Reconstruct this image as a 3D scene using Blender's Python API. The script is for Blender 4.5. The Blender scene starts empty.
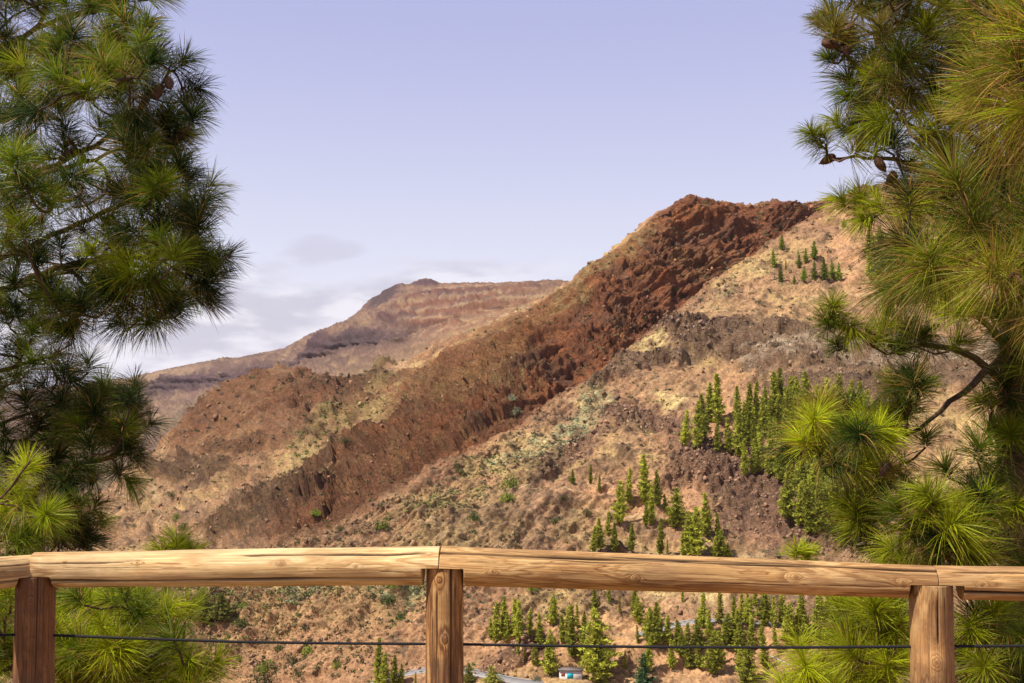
HAZE = 0.00002
EXPOSURE = 0.5
import bpy, math, random
import numpy as np
from mathutils import Vector

random.seed(7)
rng = np.random.default_rng(11)
scene = bpy.context.scene
COL = scene.collection

# ------------------------------------------------------------------ camera model
F = 1100.0
CAMZ = 1.6
PITCH = math.atan(58.5 / F)
cp, sp = math.cos(PITCH), math.sin(PITCH)

def ray(px, py):
    xc = (np.asarray(px, float) - 512.0) / F
    yc = (341.5 - np.asarray(py, float)) / F
    return xc, cp - yc * sp, sp + yc * cp          # world x, y, z

def P(px, py, r):
    """world point seen at (px,py) at horizontal distance r"""
    x, y, z = ray(px, py)
    h = np.hypot(x, y)
    return np.stack([x / h * r, y / h * r, CAMZ + z / h * r], -1)

def PD(px, py, D):
    """world point at forward distance D (along +Y)"""
    x, y, z = ray(px, py)
    return np.stack([x / y * D, np.full_like(np.asarray(x, float), 1.0) * D, CAMZ + z / y * D], -1)

def project(V):
    x, y, z = V[..., 0], V[..., 1], V[..., 2] - CAMZ
    fw = y * cp + z * sp
    up = -y * sp + z * cp
    fw = np.where(np.abs(fw) < 1e-6, 1e-6, fw)
    return 512 + F * x / fw, 341.5 - F * up / fw, fw

# ------------------------------------------------------------------ noise
_pr = np.random.default_rng(5)
PERM = _pr.permutation(256).astype(np.int32)
PERM = np.concatenate([PERM, PERM])
GR = _pr.normal(size=(256, 3)).astype(np.float32)
GR /= np.linalg.norm(GR, axis=1, keepdims=True)

def perlin(p, seed=0):
    p = p + seed * 17.31
    i = np.floor(p).astype(np.int32)
    f = (p - i).astype(np.float32)
    i &= 255
    u = f * f * f * (f * (f * 6 - 15) + 10)
    def g(dx, dy, dz):
        h = PERM[PERM[PERM[(i[..., 0] + dx) & 255] + ((i[..., 1] + dy) & 255)] + ((i[..., 2] + dz) & 255)]
        G = GR[h]
        return G[..., 0] * (f[..., 0] - dx) + G[..., 1] * (f[..., 1] - dy) + G[..., 2] * (f[..., 2] - dz)
    ux, uy, uz = u[..., 0], u[..., 1], u[..., 2]
    a = g(0, 0, 0) * (1 - ux) + g(1, 0, 0) * ux
    b = g(0, 1, 0) * (1 - ux) + g(1, 1, 0) * ux
    c = g(0, 0, 1) * (1 - ux) + g(1, 0, 1) * ux
    d = g(0, 1, 1) * (1 - ux) + g(1, 1, 1) * ux
    return ((a * (1 - uy) + b * uy) * (1 - uz) + (c * (1 - uy) + d * uy) * uz) * 1.6

def fbm(p, octs=4, seed=0, gain=0.5, ridged=False):
    s = 0; a = 1.0; t = 0
    for k in range(octs):
        n = perlin(p * (2.03 ** k), seed + k)
        if ridged:
            n = 1 - 2 * np.abs(n)
        s = s + a * n; t += a; a *= gain
    return s / t

def sstep(a, b, x):
    t = np.clip((x - a) / (b - a), 0, 1)
    return t * t * (3 - 2 * t)

# ------------------------------------------------------------------ object helpers
def props(o, label=None, cat=None, group=None, kind=None):
    if label: o["label"] = label
    if cat: o["category"] = cat
    if group: o["group"] = group
    if kind: o["kind"] = kind
    return o

def empty(name, loc=(0, 0, 0), rz=0.0):
    o = bpy.data.objects.new(name, None)
    COL.objects.link(o)
    o.location = loc
    o.rotation_euler = (0, 0, rz)
    o.empty_display_size = 0.2
    return o

def mesh_np(name, V, Fc, mat=None, smooth=False, colors=None, attrs=None):
    V = np.asarray(V, np.float32)
    Fc = np.asarray(Fc, np.int32)
    me = bpy.data.meshes.new(name)
    me.vertices.add(len(V)); me.vertices.foreach_set("co", V.ravel())
    n, k = Fc.shape
    me.loops.add(n * k); me.loops.foreach_set("vertex_index", Fc.ravel())
    me.polygons.add(n)
    me.polygons.foreach_set("loop_start", np.arange(0, n * k, k, dtype=np.int32))
    if smooth:
        me.polygons.foreach_set("use_smooth", np.ones(n, bool))
    if colors is not None:
        a = me.color_attributes.new("Col", 'FLOAT_COLOR', 'POINT')
        c = np.ones((len(V), 4), np.float32); c[:, :3] = colors
        a.data.foreach_set("color", c.ravel())
    for kk, vv in (attrs or {}).items():
        a = me.attributes.new(kk, 'FLOAT', 'POINT')
        a.data.foreach_set("value", np.asarray(vv, np.float32))
    me.update(calc_edges=True)
    if mat: me.materials.append(mat)
    return me

def link(name, me, parent=None, loc=None):
    o = bpy.data.objects.new(name, me)
    COL.objects.link(o)
    if parent: o.parent = parent
    if loc is not None: o.location = loc
    return o

def tube(pts, rad, n=8, caps=True):
    """returns V,F(quads) along a polyline"""
    pts = np.asarray(pts, float); m = len(pts)
    rad = np.broadcast_to(np.asarray(rad, float), (m,))
    T = np.gradient(pts, axis=0)
    T /= np.linalg.norm(T, axis=1, keepdims=True) + 1e-9
    up = np.array([0, 0, 1.0]) if abs(T[0, 2]) < 0.9 else np.array([0, 1.0, 0])
    A = np.cross(T, up); A /= np.linalg.norm(A, axis=1, keepdims=True) + 1e-9
    B = np.cross(A, T)
    th = np.arange(n) / n * 2 * math.pi
    V = pts[:, None] + rad[:, None, None] * (np.cos(th)[None, :, None] * A[:, None] + np.sin(th)[None, :, None] * B[:, None])
    V = V.reshape(-1, 3)
    i, j = np.meshgrid(np.arange(m - 1), np.arange(n), indexing='ij')
    a = i * n + j; b = i * n + (j + 1) % n
    Fq = np.stack([a, b, b + n, a + n], -1).reshape(-1, 4)
    if caps:
        V = np.vstack([V, pts[0], pts[-1]])
        c0, c1 = m * n, m * n + 1
        jj = np.arange(n)
        f0 = np.stack([np.full(n, c0), (jj + 1) % n, jj, jj], -1)
        # degenerate quads avoided: use pairs of columns
        f0 = np.array([[c0, (2 * k + 2) % n, 2 * k + 1, 2 * k] for k in range(n // 2)])
        f1 = np.array([[c1, (m - 1) * n + 2 * k, (m - 1) * n + 2 * k + 1, (m - 1) * n + (2 * k + 2) % n] for k in range(n // 2)])
        Fq = np.vstack([Fq, f0, f1])
    return V, Fq

def box_vf(x0, x1, y0, y1, z0, z1):
    V = np.array([[x, y, z] for z in (z0, z1) for y in (y0, y1) for x in (x0, x1)], float)
    Fq = np.array([[0, 2, 3, 1], [4, 5, 7, 6], [0, 1, 5, 4], [2, 6, 7, 3], [0, 4, 6, 2], [1, 3, 7, 5]])
    return V, Fq

def join(parts):
    Vs, Fs, off = [], [], 0
    for V, Fq in parts:
        Vs.append(V); Fs.append(Fq + off); off += len(V)
    return np.vstack(Vs), np.vstack(Fs)

# ------------------------------------------------------------------ materials
def new_mat(name):
    m = bpy.data.materials.new(name); m.use_nodes = True
    nt = m.node_tree
    return m, nt, nt.nodes, nt.links, nt.nodes["Principled BSDF"]

def node(N, t, **kw):
    n = N.new(t)
    for k, v in kw.items():
        if k in n.inputs: n.inputs[k].default_value = v
        else: setattr(n, k, v)
    return n

def mat_terrain():
    m, nt, N, L, B = new_mat("terrain_rock")
    B.inputs["Roughness"].default_value = 0.95
    B.inputs["Specular IOR Level"].default_value = 0.1
    at = node(N, "ShaderNodeAttribute", attribute_name="Col")
    ro = node(N, "ShaderNodeAttribute", attribute_name="rock")
    tc = node(N, "ShaderNodeTexCoord")
    n1 = node(N, "ShaderNodeTexNoise", Scale=1.1, Detail=8.0, Roughness=0.78)
    n2 = node(N, "ShaderNodeTexNoise", Scale=0.22, Detail=5.0, Roughness=0.65)
    for n in (n1, n2): L.new(tc.outputs["Object"], n.inputs["Vector"])
    r1 = node(N, "ShaderNodeMapRange"); r1.inputs["From Min"].default_value = 0.3; r1.inputs["From Max"].default_value = 0.7
    r1.inputs["To Min"].default_value = 0.30; r1.inputs["To Max"].default_value = 1.70
    L.new(n1.outputs["Fac"], r1.inputs["Value"])
    r2 = node(N, "ShaderNodeMapRange"); r2.inputs["From Min"].default_value = 0.3; r2.inputs["From Max"].default_value = 0.7
    r2.inputs["To Min"].default_value = 0.72; r2.inputs["To Max"].default_value = 1.28
    L.new(n2.outputs["Fac"], r2.inputs["Value"])
    mu = node(N, "ShaderNodeMath", operation='MULTIPLY')
    L.new(r1.outputs[0], mu.inputs[0]); L.new(r2.outputs[0], mu.inputs[1])
    vm = node(N, "ShaderNodeVectorMath", operation='SCALE')
    L.new(at.outputs["Color"], vm.inputs[0]); L.new(mu.outputs[0], vm.inputs["Scale"])
    n4 = node(N, "ShaderNodeTexNoise", Scale=0.75, Detail=4.0, Roughness=0.6); L.new(tc.outputs["Object"], n4.inputs["Vector"])
    m4 = node(N, "ShaderNodeMapRange"); m4.inputs["From Min"].default_value = 0.57; m4.inputs["From Max"].default_value = 0.66; m4.inputs["To Max"].default_value = 0.5
    L.new(n4.outputs["Fac"], m4.inputs["Value"])
    x4 = node(N, "ShaderNodeMix", data_type='RGBA'); L.new(m4.outputs[0], x4.inputs["Factor"]); L.new(vm.outputs[0], x4.inputs[6]); x4.inputs[7].default_value = (0.075, 0.056, 0.04, 1)
    L.new(x4.outputs[2], B.inputs["Base Color"])
    bs = node(N, "ShaderNodeMath", operation='MULTIPLY_ADD'); bs.inputs[1].default_value = 1.0; bs.inputs[2].default_value = 0.35
    L.new(ro.outputs["Fac"], bs.inputs[0])
    bp = node(N, "ShaderNodeBump", Distance=2.2)
    L.new(bs.outputs[0], bp.inputs["Strength"])
    L.new(n1.outputs["Fac"], bp.inputs["Height"])
    L.new(bp.outputs[0], B.inputs["Normal"])
    return m

def mat_col(name, rough=0.9, transl=0.0, spec=0.2, noise=0.0, nscale=3.0, bump=0.0):
    """colour from the Col attribute, optionally varied per object"""
    m, nt, N, L, B = new_mat(name)
    B.inputs["Roughness"].default_value = rough
    B.inputs["Specular IOR Level"].default_value = spec
    at = node(N, "ShaderNodeAttribute", attribute_name="Col")
    out = at.outputs["Color"]
    oi = node(N, "ShaderNodeObjectInfo")
    hs = node(N, "ShaderNodeHueSaturation")
    mr = node(N, "ShaderNodeMapRange"); mr.inputs["To Min"].default_value = 0.6; mr.inputs["To Max"].default_value = 1.2
    L.new(oi.outputs["Random"], mr.inputs["Value"]); L.new(mr.outputs[0], hs.inputs["Value"])
    L.new(out, hs.inputs["Color"]); out = hs.outputs["Color"]
    if noise or bump:
        tc = node(N, "ShaderNodeTexCoord")
        n1 = node(N, "ShaderNodeTexNoise", Scale=nscale, Detail=5.0, Roughness=0.65)
        L.new(tc.outputs["Object"], n1.inputs["Vector"])
        r1 = node(N, "ShaderNodeMapRange"); r1.inputs["From Min"].default_value = 0.3; r1.inputs["From Max"].default_value = 0.7
        r1.inputs["To Min"].default_value = 1 - noise; r1.inputs["To Max"].default_value = 1 + noise
        L.new(n1.outputs["Fac"], r1.inputs["Value"])
        vm = node(N, "ShaderNodeVectorMath", operation='SCALE')
        L.new(out, vm.inputs[0]); L.new(r1.outputs[0], vm.inputs["Scale"]); out = vm.outputs[0]
        if bump:
            bp = node(N, "ShaderNodeBump", Distance=bump, Strength=1.0)
            L.new(n1.outputs["Fac"], bp.inputs["Height"]); L.new(bp.outputs[0], B.inputs["Normal"])
    L.new(out, B.inputs["Base Color"])
    if transl:
        tr = node(N, "ShaderNodeBsdfTranslucent"); L.new(out, tr.inputs["Color"])
        mx = node(N, "ShaderNodeMixShader"); mx.inputs[0].default_value = transl
        L.new(B.outputs[0], mx.inputs[1]); L.new(tr.outputs[0], mx.inputs[2])
        L.new(mx.outputs[0], N["Material Output"].inputs["Surface"])
    return m

def mat_flat(name, color, rough=0.8, noise=0.12, nscale=2.0, bump=0.0, spec=0.3, metal=0.0):
    m, nt, N, L, B = new_mat(name)
    B.inputs["Roughness"].default_value = rough
    B.inputs["Specular IOR Level"].default_value = spec
    B.inputs["Metallic"].default_value = metal
    tc = node(N, "ShaderNodeTexCoord")
    n1 = node(N, "ShaderNodeTexNoise", Scale=nscale, Detail=6.0, Roughness=0.65)
    L.new(tc.outputs["Object"], n1.inputs["Vector"])
    mx = node(N, "ShaderNodeMix", data_type='RGBA')
    L.new(n1.outputs["Fac"], mx.inputs["Factor"])
    mx.inputs[6].default_value = (*[c * (1 - 2 * noise) for c in color], 1)
    mx.inputs[7].default_value = (*[min(1, c * (1 + 2 * noise)) for c in color], 1)
    L.new(mx.outputs[2], B.inputs["Base Color"])
    if bump:
        bp = node(N, "ShaderNodeBump", Distance=bump)
        L.new(n1.outputs["Fac"], bp.inputs["Height"]); L.new(bp.outputs[0], B.inputs["Normal"])
    return m

def mat_wood(name, light, mid, dark, fine=1.0):
    """weathered round timber: ring lines follow the attribute 'ring'; 'knot' darkens knots; 'deep' dirt in cracks"""
    m, nt, N, L, B = new_mat(name)
    B.inputs["Roughness"].default_value = 0.72
    B.inputs["Specular IOR Level"].default_value = 0.25
    tc = node(N, "ShaderNodeTexCoord")
    ring = node(N, "ShaderNodeAttribute", attribute_name="ring")
    knot = node(N, "ShaderNodeAttribute", attribute_name="knot")
    deep = node(N, "ShaderNodeAttribute", attribute_name="deep")
    along = node(N, "ShaderNodeAttribute", attribute_name="along")
    around = node(N, "ShaderNodeAttribute", attribute_name="around")
    cb = node(N, "ShaderNodeCombineXYZ")
    L.new(ring.outputs["Fac"], cb.inputs[0])
    sc1 = node(N, "ShaderNodeMath", operation='MULTIPLY'); sc1.inputs[1].default_value = 0.5
    L.new(along.outputs["Fac"], sc1.inputs[0]); L.new(sc1.outputs[0], cb.inputs[1])
    n1 = node(N, "ShaderNodeTexNoise", Scale=1.0, Detail=3.0, Roughness=0.6); L.new(cb.outputs[0], n1.inputs["Vector"])
    # fibre streaks
    cb2 = node(N, "ShaderNodeCombineXYZ")
    a2 = node(N, "ShaderNodeMath", operation='MULTIPLY'); a2.inputs[1].default_value = 2.2
    L.new(along.outputs["Fac"], a2.inputs[0]); L.new(a2.outputs[0], cb2.inputs[0])
    a3 = node(N, "ShaderNodeMath", operation='MULTIPLY'); a3.inputs[1].default_value = 240.0 * fine
    L.new(around.outputs["Fac"], a3.inputs[0]); L.new(a3.outputs[0], cb2.inputs[1])
    n2 = node(N, "ShaderNodeTexNoise", Scale=1.0, Detail=4.0, Roughness=0.6); L.new(cb2.outputs[0], n2.inputs["Vector"])
    n3 = node(N, "ShaderNodeTexNoise", Scale=5.0, Detail=4.0, Roughness=0.6)
    mp = node(N, "ShaderNodeMapping"); mp.inputs["Scale"].default_value = (0.35, 1, 1)
    L.new(tc.outputs["Object"], mp.inputs[0]); L.new(mp.outputs[0], n3.inputs["Vector"])
    r = node(N, "ShaderNodeValToRGB"); cr = r.color_ramp
    cr.elements[0].position = 0.36; cr.elements[0].color = (*dark, 1)
    cr.elements[1].position = 0.62; cr.elements[1].color = (*light, 1)
    e = cr.elements.new(0.47); e.color = (*mid, 1)
    L.new(n1.outputs["Fac"], r.inputs[0])
    mr = node(N, "ShaderNodeMapRange"); mr.inputs["From Min"].default_value = 0.3; mr.inputs["From Max"].default_value = 0.7
    mr.inputs["To Min"].default_value = 0.55; mr.inputs["To Max"].default_value = 1.3
    L.new(n2.outputs["Fac"], mr.inputs["Value"])
    mr3 = node(N, "ShaderNodeMapRange"); mr3.inputs["From Min"].default_value = 0.3; mr3.inputs["From Max"].default_value = 0.7
    mr3.inputs["To Min"].default_value = 0.6; mr3.inputs["To Max"].default_value = 1.2
    L.new(n3.outputs["Fac"], mr3.inputs["Value"])
    mu = node(N, "ShaderNodeMath", operation='MULTIPLY'); L.new(mr.outputs[0], mu.inputs[0]); L.new(mr3.outputs[0], mu.inputs[1])
    vm = node(N, "ShaderNodeVectorMath", operation='SCALE'); L.new(r.outputs[0], vm.inputs[0]); L.new(mu.outputs[0], vm.inputs["Scale"])
    n5 = node(N, "ShaderNodeTexNoise", Scale=9.0, Detail=6.0, Roughness=0.7); mp5 = node(N, "ShaderNodeMapping"); mp5.inputs["Scale"].default_value = (0.3, 1, 1)
    L.new(tc.outputs["Object"], mp5.inputs[0]); L.new(mp5.outputs[0], n5.inputs["Vector"])
    m5 = node(N, "ShaderNodeMapRange"); m5.inputs["From Min"].default_value = 0.48; m5.inputs["From Max"].default_value = 0.68; m5.inputs["To Max"].default_value = 0.6
    L.new(n5.outputs["Fac"], m5.inputs["Value"])
    mw = node(N, "ShaderNodeMix", data_type='RGBA'); L.new(m5.outputs[0], mw.inputs["Factor"]); L.new(vm.outputs[0], mw.inputs[6]); mw.inputs[7].default_value = (*[dark[i] * 0.9 + 0.03 for i in range(3)], 1)
    mk = node(N, "ShaderNodeMix", data_type='RGBA'); L.new(knot.outputs["Fac"], mk.inputs["Factor"])
    L.new(mw.outputs[2], mk.inputs[6]); mk.inputs[7].default_value = (0.20, 0.085, 0.03, 1)
    md = node(N, "ShaderNodeMix", data_type='RGBA'); L.new(deep.outputs["Fac"], md.inputs["Factor"])
    L.new(mk.outputs[2], md.inputs[6]); md.inputs[7].default_value = (0.035, 0.018, 0.01, 1)
    L.new(md.outputs[2], B.inputs["Base Color"])
    ad = node(N, "ShaderNodeMath", operation='ADD'); L.new(n1.outputs["Fac"], ad.inputs[0]); L.new(n2.outputs["Fac"], ad.inputs[1])
    bp = node(N, "ShaderNodeBump", Distance=0.003, Strength=0.7)
    L.new(ad.outputs[0], bp.inputs["Height"]); L.new(bp.outputs[0], B.inputs["Normal"])
    return m

M_TERR = mat_terrain()
M_FARPINE = mat_col("pine_foliage_far", rough=0.8, transl=0.3)
M_BARK = mat_flat("bark", (0.10, 0.055, 0.035), rough=0.95, noise=0.35, nscale=14, bump=0.02)
M_NEEDLE = mat_col("pine_needles", rough=0.5, transl=0.42, spec=0.22)
M_CONE = mat_flat("cone_scales", (0.11, 0.05, 0.028), rough=0.7, noise=0.3, nscale=60)
M_SCRUB = mat_col("scrub", rough=0.9, transl=0.1)
M_ROCK = mat_col("loose_rock", rough=0.95, noise=0.3, nscale=1.2, bump=0.3)
M_RAIL = mat_wood("rail_timber", (0.66, 0.42, 0.18), (0.50, 0.275, 0.10), (0.25, 0.115, 0.04))
M_RAILP = mat_wood("pale_rail_timber", (0.80, 0.58, 0.29), (0.68, 0.43, 0.18), (0.38, 0.20, 0.075))
M_POST = mat_wood("post_timber", (0.54, 0.31, 0.12), (0.36, 0.17, 0.055), (0.12, 0.048, 0.018))
M_POSTP = mat_wood("grey_post_timber", (0.56, 0.35, 0.15), (0.38, 0.20, 0.075), (0.13, 0.055, 0.022))
M_POSTD = mat_wood("post_timber_dark", (0.34, 0.165, 0.065), (0.22, 0.092, 0.034), (0.10, 0.038, 0.014))
M_CABLE = mat_flat("steel_cable", (0.018, 0.017, 0.02), rough=0.75, noise=0.2, nscale=200, spec=0.15)
M_ASPH = mat_flat("asphalt", (0.23, 0.215, 0.21), rough=0.9, noise=0.15, nscale=0.7)
M_PAINT = mat_flat("road_paint", (0.72, 0.70, 0.66), rough=0.7, noise=0.08, nscale=2)
M_WALL = mat_flat("white_render", (0.62, 0.56, 0.50), rough=0.85, noise=0.12, nscale=1.5)
M_ROOF = mat_flat("roof_slab", (0.16, 0.13, 0.12), rough=0.85, noise=0.15, nscale=1.5)
M_TURQ = mat_flat("turquoise_paint", (0.02, 0.36, 0.48), rough=0.5, noise=0.06, nscale=3)
M_REDP = mat_flat("red_paint", (0.35, 0.07, 0.05), rough=0.6, noise=0.1, nscale=3)
M_STEEL = mat_flat("galvanised_steel", (0.50, 0.50, 0.50), rough=0.55, noise=0.1, nscale=3, metal=0.5)

# ------------------------------------------------------------------ TERRAIN
KX = np.array([-260, -100, 0, 50, 100, 130, 160, 200, 240, 285, 310, 344, 355, 372, 388, 400, 408, 418, 428, 440, 470, 500, 530, 560, 600, 640, 660, 680, 700, 720, 745, 790, 830, 900, 1024, 1280], float)
def yl(d):
    xs = sorted(d); return np.interp(KX, xs, [d[x] for x in xs])
crest = yl({-260: 560, 0: 540, 50: 525, 100: 506, 130: 487, 160: 462, 200: 424, 225: 402, 250: 388, 285: 378, 310: 386, 344: 397, 380: 384, 400: 376, 440: 357, 470: 342, 500: 327, 530: 311, 560: 292,
            600: 262, 640: 233, 660: 214, 680: 203, 700: 197, 720: 202, 745: 207, 790: 204, 830: 200, 900: 188, 1024: 170, 1280: 150})
base = yl({-260: 600, 0: 585, 130: 575, 200: 572, 285: 560, 344: 548, 400: 514, 440: 486, 470: 468, 500: 447, 530: 425, 560: 402, 600: 377, 640: 342, 660: 325, 680: 309, 700: 294, 720: 279,
           745: 262, 790: 232, 830: 208, 900: 198, 1024: 180, 1280: 160})
gfac = yl({-260: 1.35, 100: 1.22, 285: 1.1, 400: 1.02, 500: 1.0, 1280: 1.0})
slope_y = np.array([150, 200, 270, 330, 430, 480, 550, 600, 683, 725.])
slope_r = np.array([800, 700, 600, 520, 425, 388, 350, 330, 300, 285.])
def rs(y): return np.interp(y, slope_y, slope_r)
crest_r = yl({-260: 760, 100: 720, 200: 700, 285: 690, 344: 650, 400: 590, 470: 545, 530: 545, 600: 565, 640: 590, 700: 640, 745: 655, 830: 705, 1024: 770, 1280: 830})
base_r = rs(base) * gfac
lines = []   # (r array, y array or None, z array or None)
one = np.ones_like(KX)
def LY(r, y): lines.append((r * one, y * one, None))
def LZ(r, z): lines.append((r * one, None, z * one))
LZ(0.02, 0); LZ(2.5, 0); LZ(4.9, 0); LZ(6.6, -0.35); LZ(12, -4.2); LZ(30, -17); LZ(110, -56)
V_r = rs(725) * gfac
LZ(V_r * 0.86, (CAMZ - (325 / F) * V_r) - 3)
LY(V_r, 725)
LY(rs(683) * gfac, 683)
mid1 = 683 + (base - 683) * 0.30; LY(rs(mid1) * gfac, mid1)
mid2 = 683 + (base - 683) * 0.62; LY(rs(mid2) * gfac, mid2)
LY(base_r, base)
# scarp face: bulges out above its foot
for t, q in ((0.33, 0.31), (0.70, 0.68)):
    LY(base_r + (crest_r - base_r) * q, base + (crest - base) * t)
LY(crest_r, crest)
LY(crest_r + 22, crest + 3)
LY(crest_r + 230, crest + 75)                                   # hidden hollow behind the crest
farR_y = yl({-260: 398, 0: 392, 60: 388, 100: 384, 130: 379, 160: 371, 200: 363, 240: 358, 285: 349, 310: 335, 344: 322, 355: 316, 372: 300, 388: 291, 400: 286, 408: 288, 418: 282, 428: 280, 440: 285,
                 470: 284, 500: 284, 530: 283, 560: 281, 600: 290, 1280: 340})
KR = np.array(KX)
farR_r = yl({-260: 5200, 0: 4600, 130: 3600, 240: 2800, 285: 2500, 344: 2200, 400: 2000, 440: 1900, 560: 1650, 1280: 1650})
ct_y = yl({-260: 403, 0: 399, 130: 385, 200: 370, 240: 366, 285: 366, 310: 350, 344: 337, 400: 333, 440: 318, 470: 306, 500: 304, 560: 298, 600: 305, 1280: 350})
cb_y = yl({-260: 412, 0: 410, 130: 400, 200: 392, 240: 388, 285: 381, 310: 366, 344: 354, 400: 350, 440: 333, 470: 320, 500: 318, 560: 312, 600: 320, 1280: 360})
ct_r = farR_r * 0.86; cb_r = ct_r * 0.985
fl_y = np.maximum(cb_y + 14, crest - 4); 
LY(np.minimum(cb_r * 0.75, crest_r + 420), np.maximum(crest + 26, cb_y + 30))
LY(cb_r * 0.88, cb_y + (np.maximum(crest, cb_y) - cb_y) * 0.45 + 6)
LY(cb_r, cb_y)
LY(ct_r, ct_y)
m_y = ct_y + (farR_y - ct_y) * 0.55; LY(ct_r + (farR_r - ct_r) * 0.5, m_y)
LY(farR_r, farR_y)
LY(farR_r + 60, farR_y + 1.0)
LZ(farR_r + 900, -20); LZ(9000, -90)
NL = len(lines)

# azimuth columns
azc = np.arctan((np.arange(-40, 1065, 1.35) - 512) / F)
a0, a1 = azc[0], azc[-1]
right = a1 + (math.pi - a1) * (np.linspace(0, 1, 46)[1:] ** 1.5)
left = a0 - (math.pi + a0) * (np.linspace(0, 1, 46)[1:] ** 1.5)
az = np.concatenate([left[::-1], azc, right[:-1]])              # closes round the back
NC = len(az)
LR = np.zeros((NL, NC)); LZv = np.zeros((NL, NC))
for k, (r, y, z) in enumerate(lines):
    if z is None:
        x, yy, zz = ray(KX, y); h = np.hypot(x, yy)
        a = np.arctan2(x, yy); te = zz / h
        LR[k] = np.interp(az, a, r)
        # smooth spline-ish interpolation of the line
        LZv[k] = CAMZ + np.interp(az, a, te) * LR[k]
    else:
        a = np.arctan((KX - 512) / F)
        LR[k] = np.interp(az, a, r); LZv[k] = np.interp(az, a, z)
# behind the viewer the ground stays level and rises gently
back = sstep(0.9, 1.5, np.abs(az))
for k in range(NL):
    zb = 0.02 * LR[k]
    LZv[k] = LZv[k] * (1 - back) + zb * back
def sm_az(A, n):
    k = np.hanning(n + 2)[1:-1]; k /= k.sum()
    return np.convolve(np.pad(A, n, mode='wrap'), k, mode='same')[n:-n]
for k in range(7, NL - 2):
    n_ = 17 if k < 20 else (5 if k in (23, 24) else 9)
    LR[k] = sm_az(LR[k], n_); LZv[k] = sm_az(LZv[k], n_)
cen = (az > np.arctan((60 - 512) / F)) & (az < np.arctan((1000 - 512) / F))
RR = []; ZZ = []; KK = []
for k in range(NL - 1):
    _, y0, _ = project(np.stack([0 * az, LR[k], LZv[k]], -1)); _, y1, _ = project(np.stack([0 * az, LR[k + 1], LZv[k + 1]], -1))
    vis = k >= 8
    dy = np.percentile(np.abs((y1 - y0)[cen]), 85) if vis else 0
    if k < 8: n = 5
    elif 15 <= k <= 16: n = 10
    elif k >= NL - 3: n = 6
    else: n = int(max(8, min(260, dy / 1.15)))
    t = np.arange(n) / n
    for tt in t:
        RR.append(LR[k] * (1 - tt) + LR[k + 1] * tt); ZZ.append(LZv[k] * (1 - tt) + LZv[k + 1] * tt); KK.append(k + tt)
RR.append(LR[-1]); ZZ.append(LZv[-1]); KK.append(NL - 1)
RR = np.array(RR); ZZ = np.array(ZZ); KK = np.array(KK); NR = len(RR)
# light smoothing across the rows to round creases (crest kept)
def smooth_rows(A, it):
    A = A.copy()
    for _ in range(it):
        B = A.copy(); B[1:-1] = 0.25 * A[:-2] + 0.5 * A[1:-1] + 0.25 * A[2:]
        w = np.ones(NR)
        for kc in (2.0, 15.0, NL - 4.0): w *= 1 - np.exp(-((KK - kc) / 0.04) ** 2)
        A = A * (1 - w[:, None]) + B * w[:, None]
    return A
ZZ = smooth_rows(ZZ, 14); RR = smooth_rows(RR, 14)
G = np.stack([RR * np.sin(az), RR * np.cos(az), ZZ], -1)       # NR,NC,3
K2 = np.broadcast_to(KK[:, None], (NR, NC))
PX, PY, _ = project(G)
AZ2 = np.broadcast_to(az, (NR, NC))
PXa = 512 + F * np.tan(np.clip(AZ2, -1.2, 1.2))                  # stable x key for any azimuth
du = np.gradient(G, axis=1); dv = np.gradient(G, axis=0)
Nn = np.cross(du, dv); Nn /= np.linalg.norm(Nn, axis=-1, keepdims=True) + 1e-9
Nn *= np.sign(Nn[..., 2:3] + 1e-9)
Pn = G.astype(np.float32)
far = sstep(900, 1800, RR)
vis = sstep(7.2, 8.5, K2)
vis3 = vis[..., None]

def blob(cx, cy, rx, ry, rot=0.0, soft=0.35):
    c, s = math.cos(math.radians(rot)), math.sin(math.radians(rot))
    dx, dy = PXw - cx, PYw - cy
    u = (dx * c - dy * s) / rx; v = (dx * s + dy * c) / ry
    d = np.sqrt(u * u + v * v)
    return 1 - sstep(1 - soft, 1 + soft, d)
w1 = fbm(Pn / 34, 5, 40, gain=0.65); w2 = fbm(Pn / 34, 5, 50, gain=0.65)
amp = np.clip(19000 / np.maximum(RR, 200), 8, 52)
PXw = PX + w1 * amp; PYw = PY + w2 * amp * 0.7
near_l = (K2 < 16)

# masks
sc_t = (K2 - 12.0) / 3.0                                         # 0 foot .. 1 crest
scL = sstep(300, 400, PXw + 0.0 * PYw)                           # rock band starts right of here
scarp = sstep(-0.04, 0.05, sc_t + 0.04 * w2) * (1 - sstep(1.05, 1.3, sc_t)) * sstep(330, 420, PXw + (PYw - 440) * 0.9) * (1 - sstep(835, 860, PXw))
rib = blob(330, 490, 95, 13, 38) * near_l                        # rock rib running down to the left
rib = np.maximum(rib, blob(245, 535, 45, 8, 38) * near_l)
knoll = np.maximum.reduce([blob(290, 405, 95, 28, 0), blob(215, 430, 50, 22, 20), blob(260, 450, 80, 25, 10) * 0.7]) * near_l
krock = np.maximum.reduce([blob(205, 485, 40, 9, -5), blob(240, 463, 22, 9, 0), blob(212, 422, 18, 5, 8), blob(350, 398, 60, 8, 12), blob(160, 478, 25, 6, 0)]) * near_l
strata = np.maximum.reduce([blob(760, 352, 95, 22, -8), blob(930, 372, 150, 30, -2), blob(640, 372, 60, 12, 20), blob(830, 395, 90, 12, -2)]) * near_l * (1 - scarp)
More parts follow.
